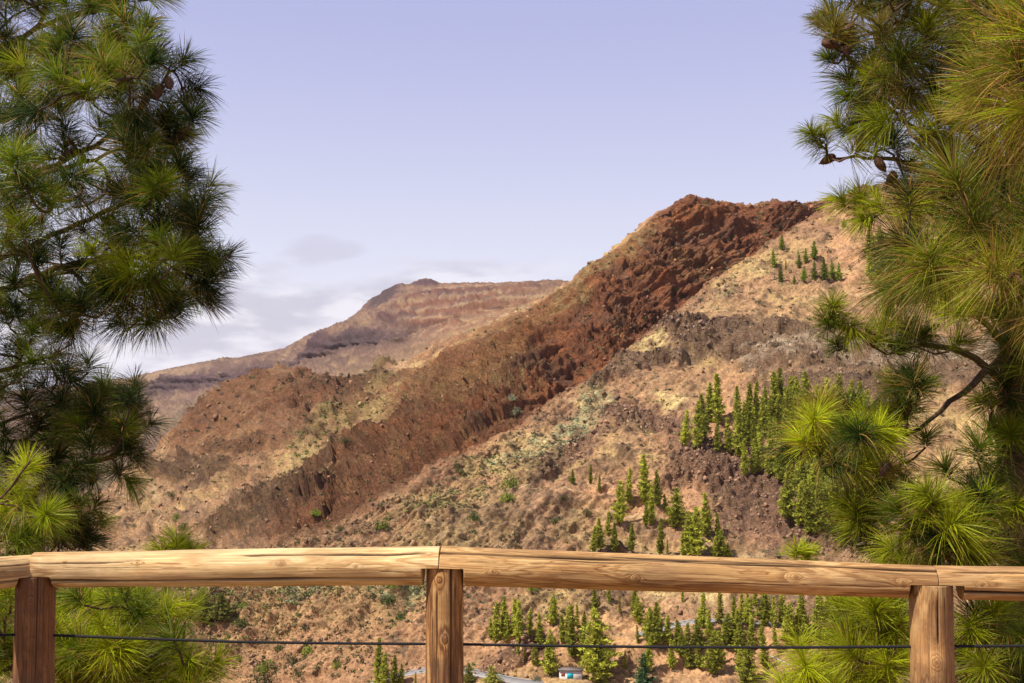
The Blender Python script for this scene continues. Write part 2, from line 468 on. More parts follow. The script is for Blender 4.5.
rubble = np.maximum.reduce([blob(780, 515, 95, 45, -20), blob(700, 480, 40, 30, 0), blob(560, 462, 40, 12, 20), blob(520, 655, 45, 12, 20), blob(690, 340, 35, 15, -20), blob(640, 430, 55, 15, -5)]) * near_l
gullies = fbm(Pn * np.array([1 / 34, 1 / 34, 1 / 90], np.float32), 4, 3, ridged=True)

# displacement --------------------------------------------------------------
dip = np.stack([Pn[..., 0] * 0.86 + Pn[..., 2] * 0.5, Pn[..., 1], Pn[..., 2] * 0.86 - Pn[..., 0] * 0.5], -1)
n_big = fbm(dip * np.array([1 / 42, 1 / 30, 1 / 13], np.float32), 5, 7, ridged=True)
n_rib = fbm(Pn * np.array([1 / 11, 1 / 16, 1 / 34], np.float32), 4, 17, ridged=True)
n_s = fbm(Pn / 5.0, 4, 27, gain=0.6)
n_m = fbm(Pn / 22, 4, 33)
n_dip = fbm(dip * np.array([1 / 60, 1 / 26, 1 / 9], np.float32), 5, 207, ridged=True, gain=0.6)
n_k = fbm(Pn / 7.0, 5, 217, ridged=True, gain=0.62)
disp = (1.3 * n_m + 0.9 * n_s + 1.9 * sstep(0.0, 0.9, n_dip) * 1.6 + 0.9 * n_k) * (1 - scarp)
xx, yy_, zz_ = Pn[..., 0], Pn[..., 1], Pn[..., 2]
q_l = fbm(Pn / 30, 2, 411)
n_col = fbm(Pn * np.array([1 / 4.5, 1 / 6, 1 / 15], np.float32), 4, 317, ridged=True, gain=0.6)
n_led = fbm(dip * np.array([1 / 30, 1 / 22, 1 / 4.5], np.float32), 4, 327, ridged=True, gain=0.6)
pit = sstep(0.18, 0.42, fbm(Pn * np.array([1 / 8, 1 / 9, 1 / 6], np.float32), 4, 337, gain=0.6))
sc_amp = 1 - 0.68 * sstep(0.72, 0.97, sc_t) * (1 - 0.25 * np.exp(-((PX - 700) / 45.0) ** 2))
dl = dip[..., 2] + 3.0 * w2 + 1.2 * n_s
saw = (dl / 7.5) % 1.0; saw2 = (dl / 3.1 + 0.3) % 1.0
ledge = (sstep(0, 0.18, saw) - saw) * 3.4 + (sstep(0, 0.2, saw2) - saw2) * 1.5
bk = np.abs(perlin(Pn * np.array([1 / 6.5, 1 / 6.5, 1 / 9.0], np.float32), 63)); bk2 = np.abs(perlin(Pn / 3.0, 64)); bk3 = np.abs(perlin(Pn / 1.7, 65))
n_huge = fbm(Pn * np.array([1 / 48, 1 / 60, 1 / 75], np.float32), 4, 347, ridged=True)
rug = 0.35 + 0.9 * sstep(-0.25, 0.35, fbm(Pn / 38, 3, 357))
sd = ledge * sstep(-0.3, 0.3, q_l) * 0.8 + rug * (1.6 * bk + 2.4 * bk2 + 2.0 * bk3) + 9.0 * n_huge + 3.4 * n_big + rug * (2.6 * n_rib + 2.4 * n_col + 1.4 * n_led + 1.2 * n_s) - 3.2 * pit
sm = scarp > 0.8
sd = (sd - sd[sm].mean()) * (0.45 + 0.55 * sstep(0.0, 0.22, sc_t))
lowl = 1 - sstep(500, 620, PX)
n_gul = fbm(np.stack([(xx + 0.25 * zz_) / 9, yy_ / 16, zz_ / 30], -1), 4, 461, ridged=True, gain=0.6)
sd = sd + lowl * (2.3 * n_gul + 2.0 * n_led + 1.3 * bk2 + 0.9 * bk3 + 1.2 * ledge - 1.2)
disp += scarp * sc_amp * sd
rocky = np.clip(rib + knoll * 0.6 + krock + 0.22 * sstep(0, 60, 430 - PXw) * near_l, 0, 1)
disp += rocky * (4.0 * n_rib + 2.4 * n_s + 3.5 * n_big)
blocks = np.abs(perlin(Pn / 4.5, 61)) ; blocks2 = np.abs(perlin(Pn / 2.3, 62))
disp += rubble * (3.6 * blocks + 2.2 * blocks2 - 0.6)
lay = Pn[..., 2] + 2.0 * w1 + 0.04 * Pn[..., 0]
terr = (lay / 5.0) % 1.0
disp += strata * (3.2 * (sstep(0.0, 0.35, terr) - sstep(0.75, 1.0, terr)) + 1.8 * n_s + 1.6 * n_rib)
# broad side gullies on the open slopes
disp += (1 - scarp) * near_l * 3.4 * gullies * sstep(9.2, 10.5, K2)
# dark overhung gash under the scarp foot
gash = np.exp(-((sc_t - 0.02) / 0.05) ** 2) * sstep(430, 520, PX) * (1 - sstep(760, 830, PX))
disp -= gash * 1.3 * sstep(-0.2, 0.3, w1)
# open slope: small outcrops here and there
lw = (1 - sstep(0, 110, PXw - 430)) * near_l * sstep(9.5, 10.5, K2)
rav = fbm(np.stack([(xx * .75 + zz_ * .66) / 75, yy_ / 60, (zz_ * .75 - xx * .66) / 13], -1), 5, 421, ridged=True, gain=0.6)
disp += lw * (5.5 * rav + 0.8 * n_col + 1.5 * blocks + 0.9 * blocks2) * (0.55 + 0.45 * sstep(-0.2, 0.3, n_m)) * (1 - 0.7 * np.exp(-((K2 - 15.0) / 0.35) ** 2))
oc = sstep(0.12, 0.5, fbm(Pn / 16, 3, 71)) * near_l * (1 - scarp) * sstep(9, 10, K2)
disp += oc * (2.6 * n_s + 3.2 * blocks)
# thin beds of rock that crop out along the slopes
bedn = fbm(np.stack([xx / 55, yy_ / 55, (zz_ + 0.05 * xx) / 2.4], -1), 4, 431, gain=0.6)
bedm = sstep(-0.2, 0.3, fbm(Pn / 45, 3, 437)) * near_l * (1 - scarp) * sstep(9.0, 10.0, K2)
disp += bedm * 2.0 * sstep(-0.1, 0.35, bedn)
# far mountain
kf = K2 - 16
fcl = np.exp(-((K2 - 20.5) / 0.6) ** 2) * far
far_n = fbm(Pn * np.array([1 / 70, 1 / 70, 1 / 160], np.float32), 5, 81, ridged=True)
far_g = fbm(Pn / 190, 4, 85)
fterr = ((Pn[..., 2] + 10 * far_g) / 26.0) % 1.0
bands = (sstep(0, 0.3, fterr) - sstep(0.8, 1, fterr))
farvis = far * (K2 < 24.2)
far_d = fbm(Pn * np.array([1 / 40, 1 / 40, 1 / 60], np.float32), 5, 281, ridged=True, gain=0.6)
fsc = np.clip(RR / 2200, 0.6, 1.6)
fcliff = np.maximum.reduce([blob(190, 386, 40, 9, 8), blob(250, 380, 30, 7, 12), blob(365, 344, 30, 9, 8), blob(318, 352, 22, 7, 30), blob(385, 297, 20, 8, 35), blob(425, 285, 14, 4, 0), blob(400, 322, 22, 6, -5), blob(470, 303, 60, 7, 0), blob(535, 297, 28, 7, 12)]) * farvis
far_v = fbm(Pn * np.array([1 / 22, 1 / 22, 1 / 70], np.float32), 4, 295, ridged=True, gain=0.6)
far_r = fbm(Pn * np.array([1 / 110, 1 / 110, 1 / 420], np.float32), 4, 291, ridged=True)
fold = (1 - 0.97 * sstep(21.5, 22.5, K2)) * (1 - 0.6 * fcl) * (1 - 0.7 * (1 - sstep(240, 330, PX)) * sstep(20.8, 21.3, K2))
disp += farvis * fsc * ((10 * far_g + 13 * far_n + 11 * far_d + 12 * far_r + 7 * bands * sstep(380, 440, PX)) - 12) * fold
disp += fcliff * fsc * (16 * far_v - 4) * (1 - 0.9 * sstep(22.0, 22.6, K2))
disp += farvis * 5 * fsc * far_d * np.exp(-((PX - 405) / 24.0) ** 2) * sstep(20.5, 21.5, K2)
fbed = fbm(np.stack([xx / 260, yy_ / 260, (zz_ + 0.03 * xx) / 9.0], -1), 4, 441, gain=0.6)
disp += farvis * fsc * 9 * sstep(-0.1, 0.3, fbed) * (1 - sstep(21.8, 22.5, K2))
endfade = 1 - sstep(24, 24.6, K2)
disp = disp * vis * (0.25 + 0.75 * endfade)
disp *= np.where(np.abs(AZ2) > 1.0, 0.3, 1.0)
nearbump = (1 - vis) * sstep(4.6, 9, RR) * fbm(Pn / 6, 3, 91) * np.clip(RR / 40, 0, 3) + (1 - vis) * 0.02 * fbm(Pn / 0.4, 2, 92)
G2 = G + Nn * disp[..., None]
G2[..., 2] += nearbump
# crest roughness
cr = np.exp(-((K2 - 15.0) / 0.25) ** 2) * sstep(560, 640, PX) * (1 - sstep(830, 860, PX))
G2[..., 2] += cr * (2.2 * fbm(Pn / 9, 3, 95) + 1.8 * n_s)

def lookup(px, py, kmin=8.0, kmax=16.0):
    """grid row / column where the displaced terrain is seen at (px,py)"""
    c = int(np.argmin(np.abs(np.tan(np.clip(az, -1.2, 1.2)) * F + 512 - px)))
    for _ in range(3):
        rows = np.where((KK >= kmin) & (KK <= kmax))[0]
        col = PY2[rows, c]
        i = np.where(col <= py)[0]
        r = rows[i[0]] if len(i) else rows[-1]
        e = px - PX2[r, c]
        if abs(e) < 0.8: break
        c = int(np.clip(c + round(e / 1.35), 0, NC - 1))
    return r, c
PX2, PY2, _ = project(G2)
def ground(px, py, **kw):
    r, c = lookup(px, py, **kw)
    return G2[r, c].copy()

# road benches --------------------------------------------------------------
def smooth_path(P_, n=60):
    P_ = np.asarray(P_, float)
    d = np.r_[0, np.cumsum(np.linalg.norm(np.diff(P_[:, :2], axis=0), axis=1))]
    t = np.linspace(0, d[-1], n)
    Q = np.stack([np.interp(t, d, P_[:, i]) for i in range(3)], -1)
    for _ in range(24):
        Q[1:-1] = 0.25 * Q[:-2] + 0.5 * Q[1:-1] + 0.25 * Q[2:]
    return Q
ROADS = [smooth_path([ground(x, y) for x, y in [(300, 716), (345, 698), (380, 682), (412, 672), (442, 668), (474, 672), (505, 680), (560, 688), (640, 697), (760, 702)]], 110),
         smooth_path([ground(x, y) for x, y in [(640, 636), (668, 626), (700, 621), (735, 622), (770, 626), (815, 628), (880, 626)]], 60)]
PAD = ground(571, 679)
flat = [(q, 3.4, 8.0) for q in ROADS] + [(np.array([PAD]), 4.5, 8.5)]
sub = (RR > 230) & (RR < 420) & (np.abs(AZ2) < 0.7)
idx = np.argwhere(sub)
XY = G2[idx[:, 0], idx[:, 1]]
for path, hw, fade in flat:
    pp = path
    best = np.full(len(XY), 1e9); bz = np.zeros(len(XY))
    for q in (pp if len(pp) == 1 else np.concatenate([pp[:-1] + (pp[1:] - pp[:-1]) * s for s in (0, 0.5)])):
        d = np.hypot(XY[:, 0] - q[0], XY[:, 1] - q[1])
        u = d < best; best[u] = d[u]; bz[u] = q[2]
    w = 1 - sstep(hw, fade, best)
    XY[:, 2] = XY[:, 2] * (1 - w) + bz * w
G2[idx[:, 0], idx[:, 1]] = XY
PX2, PY2, _ = project(G2)

# colours ---------------------------------------------------------------------
def C3(*c): return np.array(c, np.float32)
def mix(A, B, f): return A * (1 - f[..., None]) + B * f[..., None]
q1 = fbm(Pn / 40, 4, 101); q2 = fbm(Pn / 9, 4, 111, gain=0.6); q3 = fbm(Pn / 3.0, 3, 121, gain=0.7); q4 = fbm(Pn / 60, 3, 131)
colr = np.broadcast_to(C3(0.225, 0.125, 0.078), G.shape).copy()
colr = mix(colr, C3(0.29, 0.175, 0.10), sstep(-0.15, 0.45, q1))
colr = mix(colr, C3(0.13, 0.075, 0.058), sstep(-0.1, 0.4, q2) * 0.75)
colr = mix(colr, C3(0.315, 0.225, 0.10), sstep(0.0, 0.45, q4 + 0.6 * q2) * 0.62)
colr = mix(colr, C3(0.165, 0.145, 0.065), sstep(0.12, 0.5, -q4 + 0.6 * q3) * 0.4)
colr = mix(colr, C3(0.07, 0.05, 0.042), sstep(0.08, 0.36, q3) * 0.8)
colr = mix(colr, C3(0.40, 0.29, 0.19), sstep(0.12, 0.42, -q3) * 0.4)
colr = mix(colr, C3(0.115, 0.072, 0.058), oc * 0.7)
# rubble field
colr = mix(colr, C3(0.27, 0.155, 0.12), rubble * 0.7); colr = mix(colr, C3(0.10, 0.062, 0.058), rubble * sstep(0.05, 0.4, q3) * 0.9)
# layered rock
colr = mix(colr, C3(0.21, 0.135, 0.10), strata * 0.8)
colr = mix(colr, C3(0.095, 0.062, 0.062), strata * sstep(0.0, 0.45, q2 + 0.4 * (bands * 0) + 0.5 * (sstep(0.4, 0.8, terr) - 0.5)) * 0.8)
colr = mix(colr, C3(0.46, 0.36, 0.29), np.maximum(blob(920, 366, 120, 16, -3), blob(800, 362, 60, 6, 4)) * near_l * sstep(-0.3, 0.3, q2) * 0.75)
# red slope, knoll
colr = mix(colr, C3(0.22, 0.098, 0.06), knoll * 0.75)
colr = mix(colr, C3(0.085, 0.048, 0.042), np.clip(krock + rib, 0, 1) * sstep(-0.1, 0.35, q2 + 0.5 * q3) * 0.8)
leftslope = sstep(0, 40, 420 - PXw) * near_l
colr = mix(colr, C3(0.22, 0.135, 0.09), leftslope * sstep(-0.2, 0.3, q2) * 0.35)
olive = np.maximum.reduce([blob(375, 420, 45, 14, 38), blob(330, 450, 60, 20, 30), blob(470, 500, 70, 20, 25), blob(270, 620, 110, 25, 10), blob(400, 610, 60, 25, 0)]) * near_l
colr = mix(colr, C3(0.25, 0.205, 0.085), olive * sstep(-0.3, 0.3, q2) * 0.6)
ochre = np.maximum.reduce([blob(470, 345, 95, 4.5, 31), blob(366, 438, 60, 4, 42), blob(672, 408, 16, 9, 10), blob(650, 348, 16, 7, 40), blob(735, 290, 60, 7, 38) * 0.4, blob(645, 440, 14, 5, 0), blob(690, 600, 45, 13, 0)])
colr = mix(colr, C3(0.38, 0.29, 0.15), np.clip(ochre, 0, 1) * sstep(-0.5, 0.2, q3 + q2) * 0.85)
# scarp
sc_c = np.broadcast_to(C3(0.31, 0.135, 0.078), G.shape).copy()
sc_c = mix(sc_c, C3(0.36, 0.175, 0.10), sstep(-0.1, 0.5, q2))
sc_c = mix(sc_c, C3(0.13, 0.065, 0.05), sstep(0.0, 0.4, n_led - 0.1) * 0.6)
sc_c = mix(sc_c, C3(0.15, 0.10, 0.085), sstep(0.1, 0.4, fbm(Pn / 18, 3, 451)) * 0.6)
sc_c = mix(sc_c, C3(0.095, 0.055, 0.048), sstep(0.05, 0.45, q3 + 0.4 * q1) * 0.75)
sc_c = mix(sc_c, C3(0.36, 0.15, 0.07), sstep(0.25, 0.55, -q1 + 0.5 * q3) * 0.5)
sc_c = mix(sc_c, C3(0.065, 0.042, 0.042), pit * 0.6)
sc_c = mix(sc_c, C3(0.31, 0.185, 0.10), sstep(0.0, 0.4, q4 + 0.5 * q2) * 0.5 + 0.3 * sstep(0.6, 1.0, sc_t) * (PX < 640))
for (x, y, rx, ry, ro_) in [(592, 378, 14, 12, 20), (620, 250, 10, 26, -5), (555, 350, 14, 20, 0), (700, 215, 60, 7, 5)]:
    sc_c = mix(sc_c, C3(0.36, 0.145, 0.065), blob(x, y, rx, ry, ro_) * 0.5 * sstep(-0.4, 0.3, q3))
sc_c = mix(sc_c, C3(0.37, 0.27, 0.14), blob(455, 425, 120, 45, 32) * sstep(0.1, 0.4, q3 + 0.6 * q2) * 0.3)
sc_c = sc_c * C3(1.12, 1.0, 0.92)
sc_c = mix(sc_c, C3(0.38, 0.30, 0.15), blob(600, 270, 80, 7, 38) * 0.6 * sstep(-0.3, 0.2, q3))
sc_c = mix(sc_c, C3(0.27, 0.23, 0.12), np.maximum(blob(500, 395, 45, 18, 20), blob(450, 400, 40, 14, 30)) * sstep(-0.1, 0.4, q3) * 0.45)
scw = scarp * (0.72 + 0.28 * sstep(400, 560, PXw)) 
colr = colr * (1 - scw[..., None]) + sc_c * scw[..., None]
# orange soil among the lower pines and under the upper grove
soil = np.maximum.reduce([blob(330, 650, 170, 45, 0) * 0.8, blob(700, 650, 200, 28, 0), blob(640, 515, 60, 35, 0), blob(735, 410, 25, 40, 0), blob(858, 255, 18, 45, 10), blob(540, 650, 80, 25, 0)]) * near_l
colr = mix(colr, C3(0.36, 0.20, 0.12), soil * sstep(-0.5, 0.2, q2) * 0.7)
tint = np.ones(3) * 1.0
sage = np.maximum.reduce([blob(590, 418, 32, 11, 25), blob(535, 455, 35, 10, 30), blob(570, 440, 30, 12, 20), blob(330, 605, 35, 5, 25), blob(400, 605, 25, 10, 0)]) * near_l
colr = mix(colr, C3(0.27, 0.275, 0.16), sage * sstep(-0.3, 0.4, q3) * 0.7)
colr = mix(colr, C3(0.11, 0.07, 0.058), bedm * sstep(0.05, 0.35, bedn) * 0.55)
colr = mix(colr, C3(0.36, 0.26, 0.17), bedm * sstep(0.1, 0.4, -bedn) * 0.45)
colr = colr * C3(1.31, 1.27, 1.05)
# far mountain
fc = np.broadcast_to(C3(0.17, 0.11, 0.078), G.shape).copy()
fc = mix(fc, C3(0.15, 0.13, 0.065), sstep(-0.3, 0.3, far_g) * sstep(0.4, -0.4, K2 - 19.3) * 0.8)
fc = mix(fc, C3(0.24, 0.175, 0.095), sstep(0.1, 0.5, fbm(Pn / 45, 3, 141)) * 0.6)
fc = mix(fc, C3(0.06, 0.042, 0.05), np.clip(np.exp(-((K2 - 20.5) / 0.6) ** 2) * sstep(-0.35, 0.25, far_n + 0.35) , 0, 1) * 0.85)
fc = mix(fc, C3(0.19, 0.09, 0.06), sstep(0.35, 0.9, bands) * sstep(400, 460, PX) * 0.6)
fc = mix(fc, C3(0.15, 0.10, 0.09), blob(385, 298, 20, 9, 20) * 0.9 + blob(425, 283, 12, 4, 0) * 0.5)
fc = mix(fc, C3(0.11, 0.078, 0.07), sstep(0.0, 0.45, fbm(Pn / 24, 4, 151, gain=0.6)) * 0.55)
fq = fbm(Pn / 11, 4, 161, gain=0.7); fq2 = fbm(Pn / 30, 4, 171, gain=0.65)
fc = mix(fc, C3(0.07, 0.05, 0.042), sstep(0.05, 0.35, fq) * 0.75)
fc = mix(fc, C3(0.10, 0.068, 0.055), sstep(0.0, 0.3, fq2) * 0.6)
fc = mix(fc, C3(0.29, 0.215, 0.12), sstep(0.1, 0.4, -fq2 - 0.3 * fq) * 0.6)
fc = mix(fc, C3(0.075, 0.052, 0.045), sstep(0.05, 0.3, fbed) * 0.6 * sstep(-0.3, 0.1, far_g + 0.2))
fc = mix(fc, C3(0.27, 0.20, 0.12), (blob(160, 379, 50, 4, 12) + blob(470, 289, 60, 3, 0)) * 0.6)
fc = mix(fc, C3(0.07, 0.046, 0.052), fcliff * sstep(-0.7, 0.0, far_n + fq) * 0.95)
tl = (Pn[..., 2] + 6 * far_g) / 13.0
tb = blob(480, 312, 95, 24, 0)
fc = mix(fc, C3(0.13, 0.06, 0.042), tb * sstep(0.5, 0.62, tl % 1.0) * 0.85)
fc = mix(fc, C3(0.30, 0.22, 0.125), tb * (1 - sstep(0.2, 0.35, tl % 1.0)) * 0.6)
fc = mix(fc, C3(0.06, 0.045, 0.045), np.maximum(blob(384, 298, 16, 8, 40), blob(362, 344, 28, 8, 4)) * sstep(-0.6, 0.0, fq) * 0.8)
fc = fc * C3(1.02, 0.93, 0.93)
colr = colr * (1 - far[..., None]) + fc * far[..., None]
lum = 1 + 0.30 * q3 + 0.15 * q2
colr = np.clip(colr * lum[..., None], 0.02, 0.8)
rockm = np.clip(scarp + rocky + rubble * 0.8 + strata * 0.7 + oc * 0.4, 0, 1)

ii, jj = np.meshgrid(np.arange(NR - 1), np.arange(NC), indexing='ij')
j2 = (jj + 1) % NC
quads = np.stack([ii * NC + jj, ii * NC + j2, (ii + 1) * NC + j2, (ii + 1) * NC + jj], -1).reshape(-1, 4)[:, ::-1]
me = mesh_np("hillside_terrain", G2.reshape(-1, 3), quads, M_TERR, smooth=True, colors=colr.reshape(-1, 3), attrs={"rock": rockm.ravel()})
props(link("hills", me), kind="structure")
print("terrain", NR, NC)

# roads
for qi, path in enumerate(ROADS):
    T = np.gradient(path, axis=0); T[:, 2] = 0; T /= np.linalg.norm(T, axis=1, keepdims=True)
    Sd = np.stack([T[:, 1], -T[:, 0], 0 * T[:, 0]], -1)
    def strip(o0, o1, dz, name, mat):
        a = path + Sd * o0 + [0, 0, dz]; b = path + Sd * o1 + [0, 0, dz]
        n = len(path)
        V = np.concatenate([a, b, a - [0, 0, .15], b - [0, 0, .15]])
        i = np.arange(n - 1)
        Fq = np.concatenate([np.stack([i, i + n, i + n + 1, i + 1], -1), np.stack([i, i + 1, i + 1 + 2 * n, i + 2 * n], -1), np.stack([i + n, i + 3 * n, i + 3 * n + 1, i + n + 1], -1)])
        return mesh_np(name, V, Fq, mat)
    rd = props(link("road", strip(-2.7, 2.7, 0.14, "road", M_ASPH)), kind="structure")
    for o0 in (-2.45, 2.35):
        mk = link("edge_line", strip(o0, o0 + 0.14, 0.155, "edge_line", M_PAINT), rd)

# ------------------------------------------------------------------ scrub and loose rocks (nobody could count them)
def leafclump_vf(n, size, r, flat=0.8):
    """n random leaf triangles in a dome; unit object"""
    d = r.normal(size=(n, 3)); d /= np.linalg.norm(d, axis=1, keepdims=True); d[:, 2] = np.abs(d[:, 2])
    c = d * (r.random((n, 1)) ** 0.4) * [0.5, 0.5, 0.5 * flat]
    a = r.normal(size=(n, 3)); b = r.normal(size=(n, 3))
    a /= np.linalg.norm(a, axis=1, keepdims=True); b /= np.linalg.norm(b, axis=1, keepdims=True)
    V = np.stack([c - a * size * .5, c + a * size * .5, c + b * size * .8], 1)
    return V
r_ = np.random.default_rng(21)
protoS = [leafclump_vf(16, 0.42, r_) for _ in range(12)]
def pick_cells(n, weight, kmin=9.0, kmax=16.0):
    vis_ = (K2 >= kmin) & (K2 <= kmax) & (PX2 > -20) & (PX2 < 1044) & (PY2 < 690)
    area = np.ones_like(RR)
    wgt = (weight * vis_).ravel(); wgt = wgt / wgt.sum()
    return r_.choice(len(wgt), n, p=wgt)
dens = 0.35 + 1.2 * sstep(-0.2, 0.5, q2) + 1.6 * olive + 2.5 * sage + 0.8 * leftslope - 0.3 * scarp
dens = np.clip(dens, 0.02, None) * (1 - 0.5 * soil)
sel = pick_cells(26000, dens)
cen_ = G2.reshape(-1, 3)[sel]
rr_ = RR.ravel()[sel]
sz = (0.45 + 2.0 * r_.random(len(sel)) ** 3.5) * np.clip(rr_ / 450, 0.8, 1.5)
sg = sage.ravel()[sel]; ol = olive.ravel()[sel]
palette = np.array([[0.13, 0.12, 0.05], [0.19, 0.155, 0.07], [0.27, 0.21, 0.105], [0.12, 0.09, 0.06], [0.33, 0.25, 0.12], [0.13, 0.15, 0.05]])
pc = palette[r_.integers(0, len(palette), len(sel))] * r_.uniform(0.5, 1.2, (len(sel), 1))
gs = (sg > 0.3) & (r_.random(len(sel)) < 0.75)
pc[gs] = np.array([0.27, 0.28, 0.16]) * r_.uniform(0.7, 1.3, (gs.sum(), 1))
go = (ol > 0.3) & (r_.random(len(sel)) < 0.35); pc[go] = np.array([0.17, 0.20, 0.05]) * r_.uniform(0.7, 1.3, (go.sum(), 1))
Vs = []; Cs = []
for k in range(12):
    m_ = np.arange(len(sel)) % 12 == k
    n_ = m_.sum(); an = r_.random(n_) * 6.28; c_, s_ = np.cos(an), np.sin(an)
    T_ = protoS[k]
    X = T_[None, ..., 0] * c_[:, None, None] - T_[None, ..., 1] * s_[:, None, None]
    Y = T_[None, ..., 0] * s_[:, None, None] + T_[None, ..., 1] * c_[:, None, None]
    Z = np.broadcast_to(T_[None, ..., 2], X.shape)
    V_ = np.stack([X, Y, Z], -1) * sz[m_][:, None, None, None] + (cen_[m_] - [0, 0, 0.05])[:, None, None, :]
    Vs.append(V_.reshape(-1, 3)); Cs.append(np.repeat(pc[m_], T_.shape[0] * 3, axis=0))
Vs = np.concatenate(Vs); Cs = np.concatenate(Cs)
me = mesh_np("hillside_scrub", Vs, np.arange(len(Vs)).reshape(-1, 3), M_SCRUB, colors=Cs)
props(link("hillside_scrub", me), "low grey and olive scrub dotted over the dry hillside", "scrub", kind="stuff")

# loose rocks: irregular eight-cornered blocks
cube = np.array([[x, y, z] for z in (-1, 1) for y in (-1, 1) for x in (-1, 1)], float)
cf = np.array([[0, 2, 3, 1], [4, 5, 7, 6], [0, 1, 5, 4], [2, 6, 7, 3], [0, 4, 6, 2], [1, 3, 7, 5]])
densR = 0.06 + 1.6 * rubble + 0.7 * strata + 0.35 * rocky + 0.25 * oc + 0.35 * np.exp(-((sc_t + 0.02) / 0.06) ** 2)
selR = pick_cells(9000, densR, 9.0, 15.0)
nR = len(selR)
cR = G2.reshape(-1, 3)[selR]; szr = (0.25 + 1.15 * r_.random(nR) ** 3) * np.clip(RR.ravel()[selR] / 420, 0.8, 1.5)
Vb = cube[None] * r_.uniform(0.55, 1.15, (nR, 8, 3)) * (r_.uniform(0.6, 1.3, (nR, 1, 3)) * [1, 1, 0.7]) * 0.6
q = r_.normal(size=(nR, 4)); q /= np.linalg.norm(q, axis=1, keepdims=True)
w_, x_, y_, z_ = q.T
Rm = np.stack([1 - 2 * (y_**2 + z_**2), 2 * (x_*y_ - z_*w_), 2 * (x_*z_ + y_*w_), 2 * (x_*y_ + z_*w_), 1 - 2 * (x_**2 + z_**2), 2 * (y_*z_ - x_*w_),
               2 * (x_*z_ - y_*w_), 2 * (y_*z_ + x_*w_), 1 - 2 * (x_**2 + y_**2)], -1).reshape(-1, 3, 3)
Vb = np.einsum('nij,nkj->nki', Rm, Vb) * szr[:, None, None] + cR[:, None, :]
colR = colr.reshape(-1, 3)[selR] * 0.6 + np.array([0.13, 0.09, 0.07]) * 0.3
colR = colR * r_.uniform(0.6, 1.35, (nR, 1))
Fb = (cf[None] + np.arange(nR)[:, None, None] * 8).reshape(-1, 4)
me = mesh_np("loose_rocks", Vb.reshape(-1, 3), Fb, M_ROCK, colors=np.repeat(colR, 8, axis=0))
props(link("loose_rocks", me), "loose brown rocks strewn over the slope and below the cliff", "rocks", kind="stuff")

# ------------------------------------------------------------------ far pines
def lerp(a, b, t): return a + (b - a) * t
def make_far_crown(seed, spread=0.2, tone=(0.33, 0.34, 0.04), bare=0.06, blunt=0.0, nwh=26):
    """unit-height pine: returns crown V, F(tri), colours; spread = half width / height"""
    r = np.random.default_rng(seed)
    V = []; C = []
    lean = r.normal(0, 0.035, 2)
    for h in np.linspace(bare, 0.985, nwh):
        t = (h - bare) / (1 - bare)
        prof = (1 - t) ** (0.75 - 0.3 * blunt) * (0.55 + 0.45 * sstep(0, 0.22, t))
        Lb = spread * prof * r.uniform(0.55, 1.35) + 0.008
        nb = int(3 + 7 * prof + r.integers(0, 2)); ph = r.random() * 6.28
        for b in range(nb):
            if r.random() < 0.2: continue
            a = ph + b / nb * 6.28 + r.normal(0, 0.25); lb = Lb * r.uniform(0.55, 1.3)
            nc = max(2, int(lb / 0.035))
            for c in range(nc):
                u = (c + 0.6) / nc
                cc = np.array([math.cos(a) * lb * u + lean[0] * h, math.sin(a) * lb * u + lean[1] * h, h + 0.10 * lb * u - 0.0 + r.normal(0, .006)])
                n = 7; s = r.uniform(0.018, 0.032) * (1.15 - 0.3 * t)
                d = r.normal(size=(n, 3)); d[:, 2] = np.abs(d[:, 2]) * 0.8; d[:, 0] += math.cos(a) * 0.7; d[:, 1] += math.sin(a) * 0.7
                d /= np.linalg.norm(d, axis=1, keepdims=True)
                sd_ = np.cross(d, r.normal(size=(n, 3))); sd_ /= np.linalg.norm(sd_, axis=1, keepdims=True) + 1e-6
                p0 = cc + r.normal(0, s * 0.5, (n, 3))
                V.append(np.stack([p0 - sd_ * s * .55, p0 + sd_ * s * .55, p0 + d * s * 1.9], 1).reshape(-1, 3))
                col = np.array(tone) * r.uniform(0.5, 1.5) * (1 + 0.25 * u)
                C.append(np.repeat(col[None], n * 3, 0))
    V = np.concatenate(V); C = np.concatenate(C)
    return V, np.arange(len(V)).reshape(-1, 3), C
def far_trunk(seed):
    r = np.random.default_rng(seed + 500)
    z = np.linspace(-0.06, 0.97, 9); pts = np.stack([r.normal(0, .004, 9), r.normal(0, .004, 9), z], -1)
    return tube(pts, np.linspace(0.014, 0.002, 9), 6)
PROTO = {}
def proto_mesh(kind, k):
    key = (kind, k)
    if key not in PROTO:
        args = dict(slim=dict(spread=0.12, blunt=0.3), mid=dict(spread=0.155, blunt=0.4), wide=dict(spread=0.215, blunt=0.8), dark=dict(spread=0.26, tone=(0.08, 0.16, 0.06), blunt=0.7),
                    pale=dict(spread=0.11, tone=(0.42, 0.38, 0.06), nwh=20), round=dict(spread=0.42, tone=(0.30, 0.30, 0.06), blunt=1.0, bare=0.02), cone=dict(spread=0.25, tone=(0.23, 0.28, 0.04), bare=0.02))[kind]
        V, Fq, C = make_far_crown(1000 + 37 * k + sum(map(ord, kind)), **args)
        PROTO[key] = (mesh_np("pine_crown", V, Fq, M_FARPINE, colors=C), mesh_np("pine_trunk", *far_trunk(k), M_BARK, smooth=True))
    return PROTO[key]
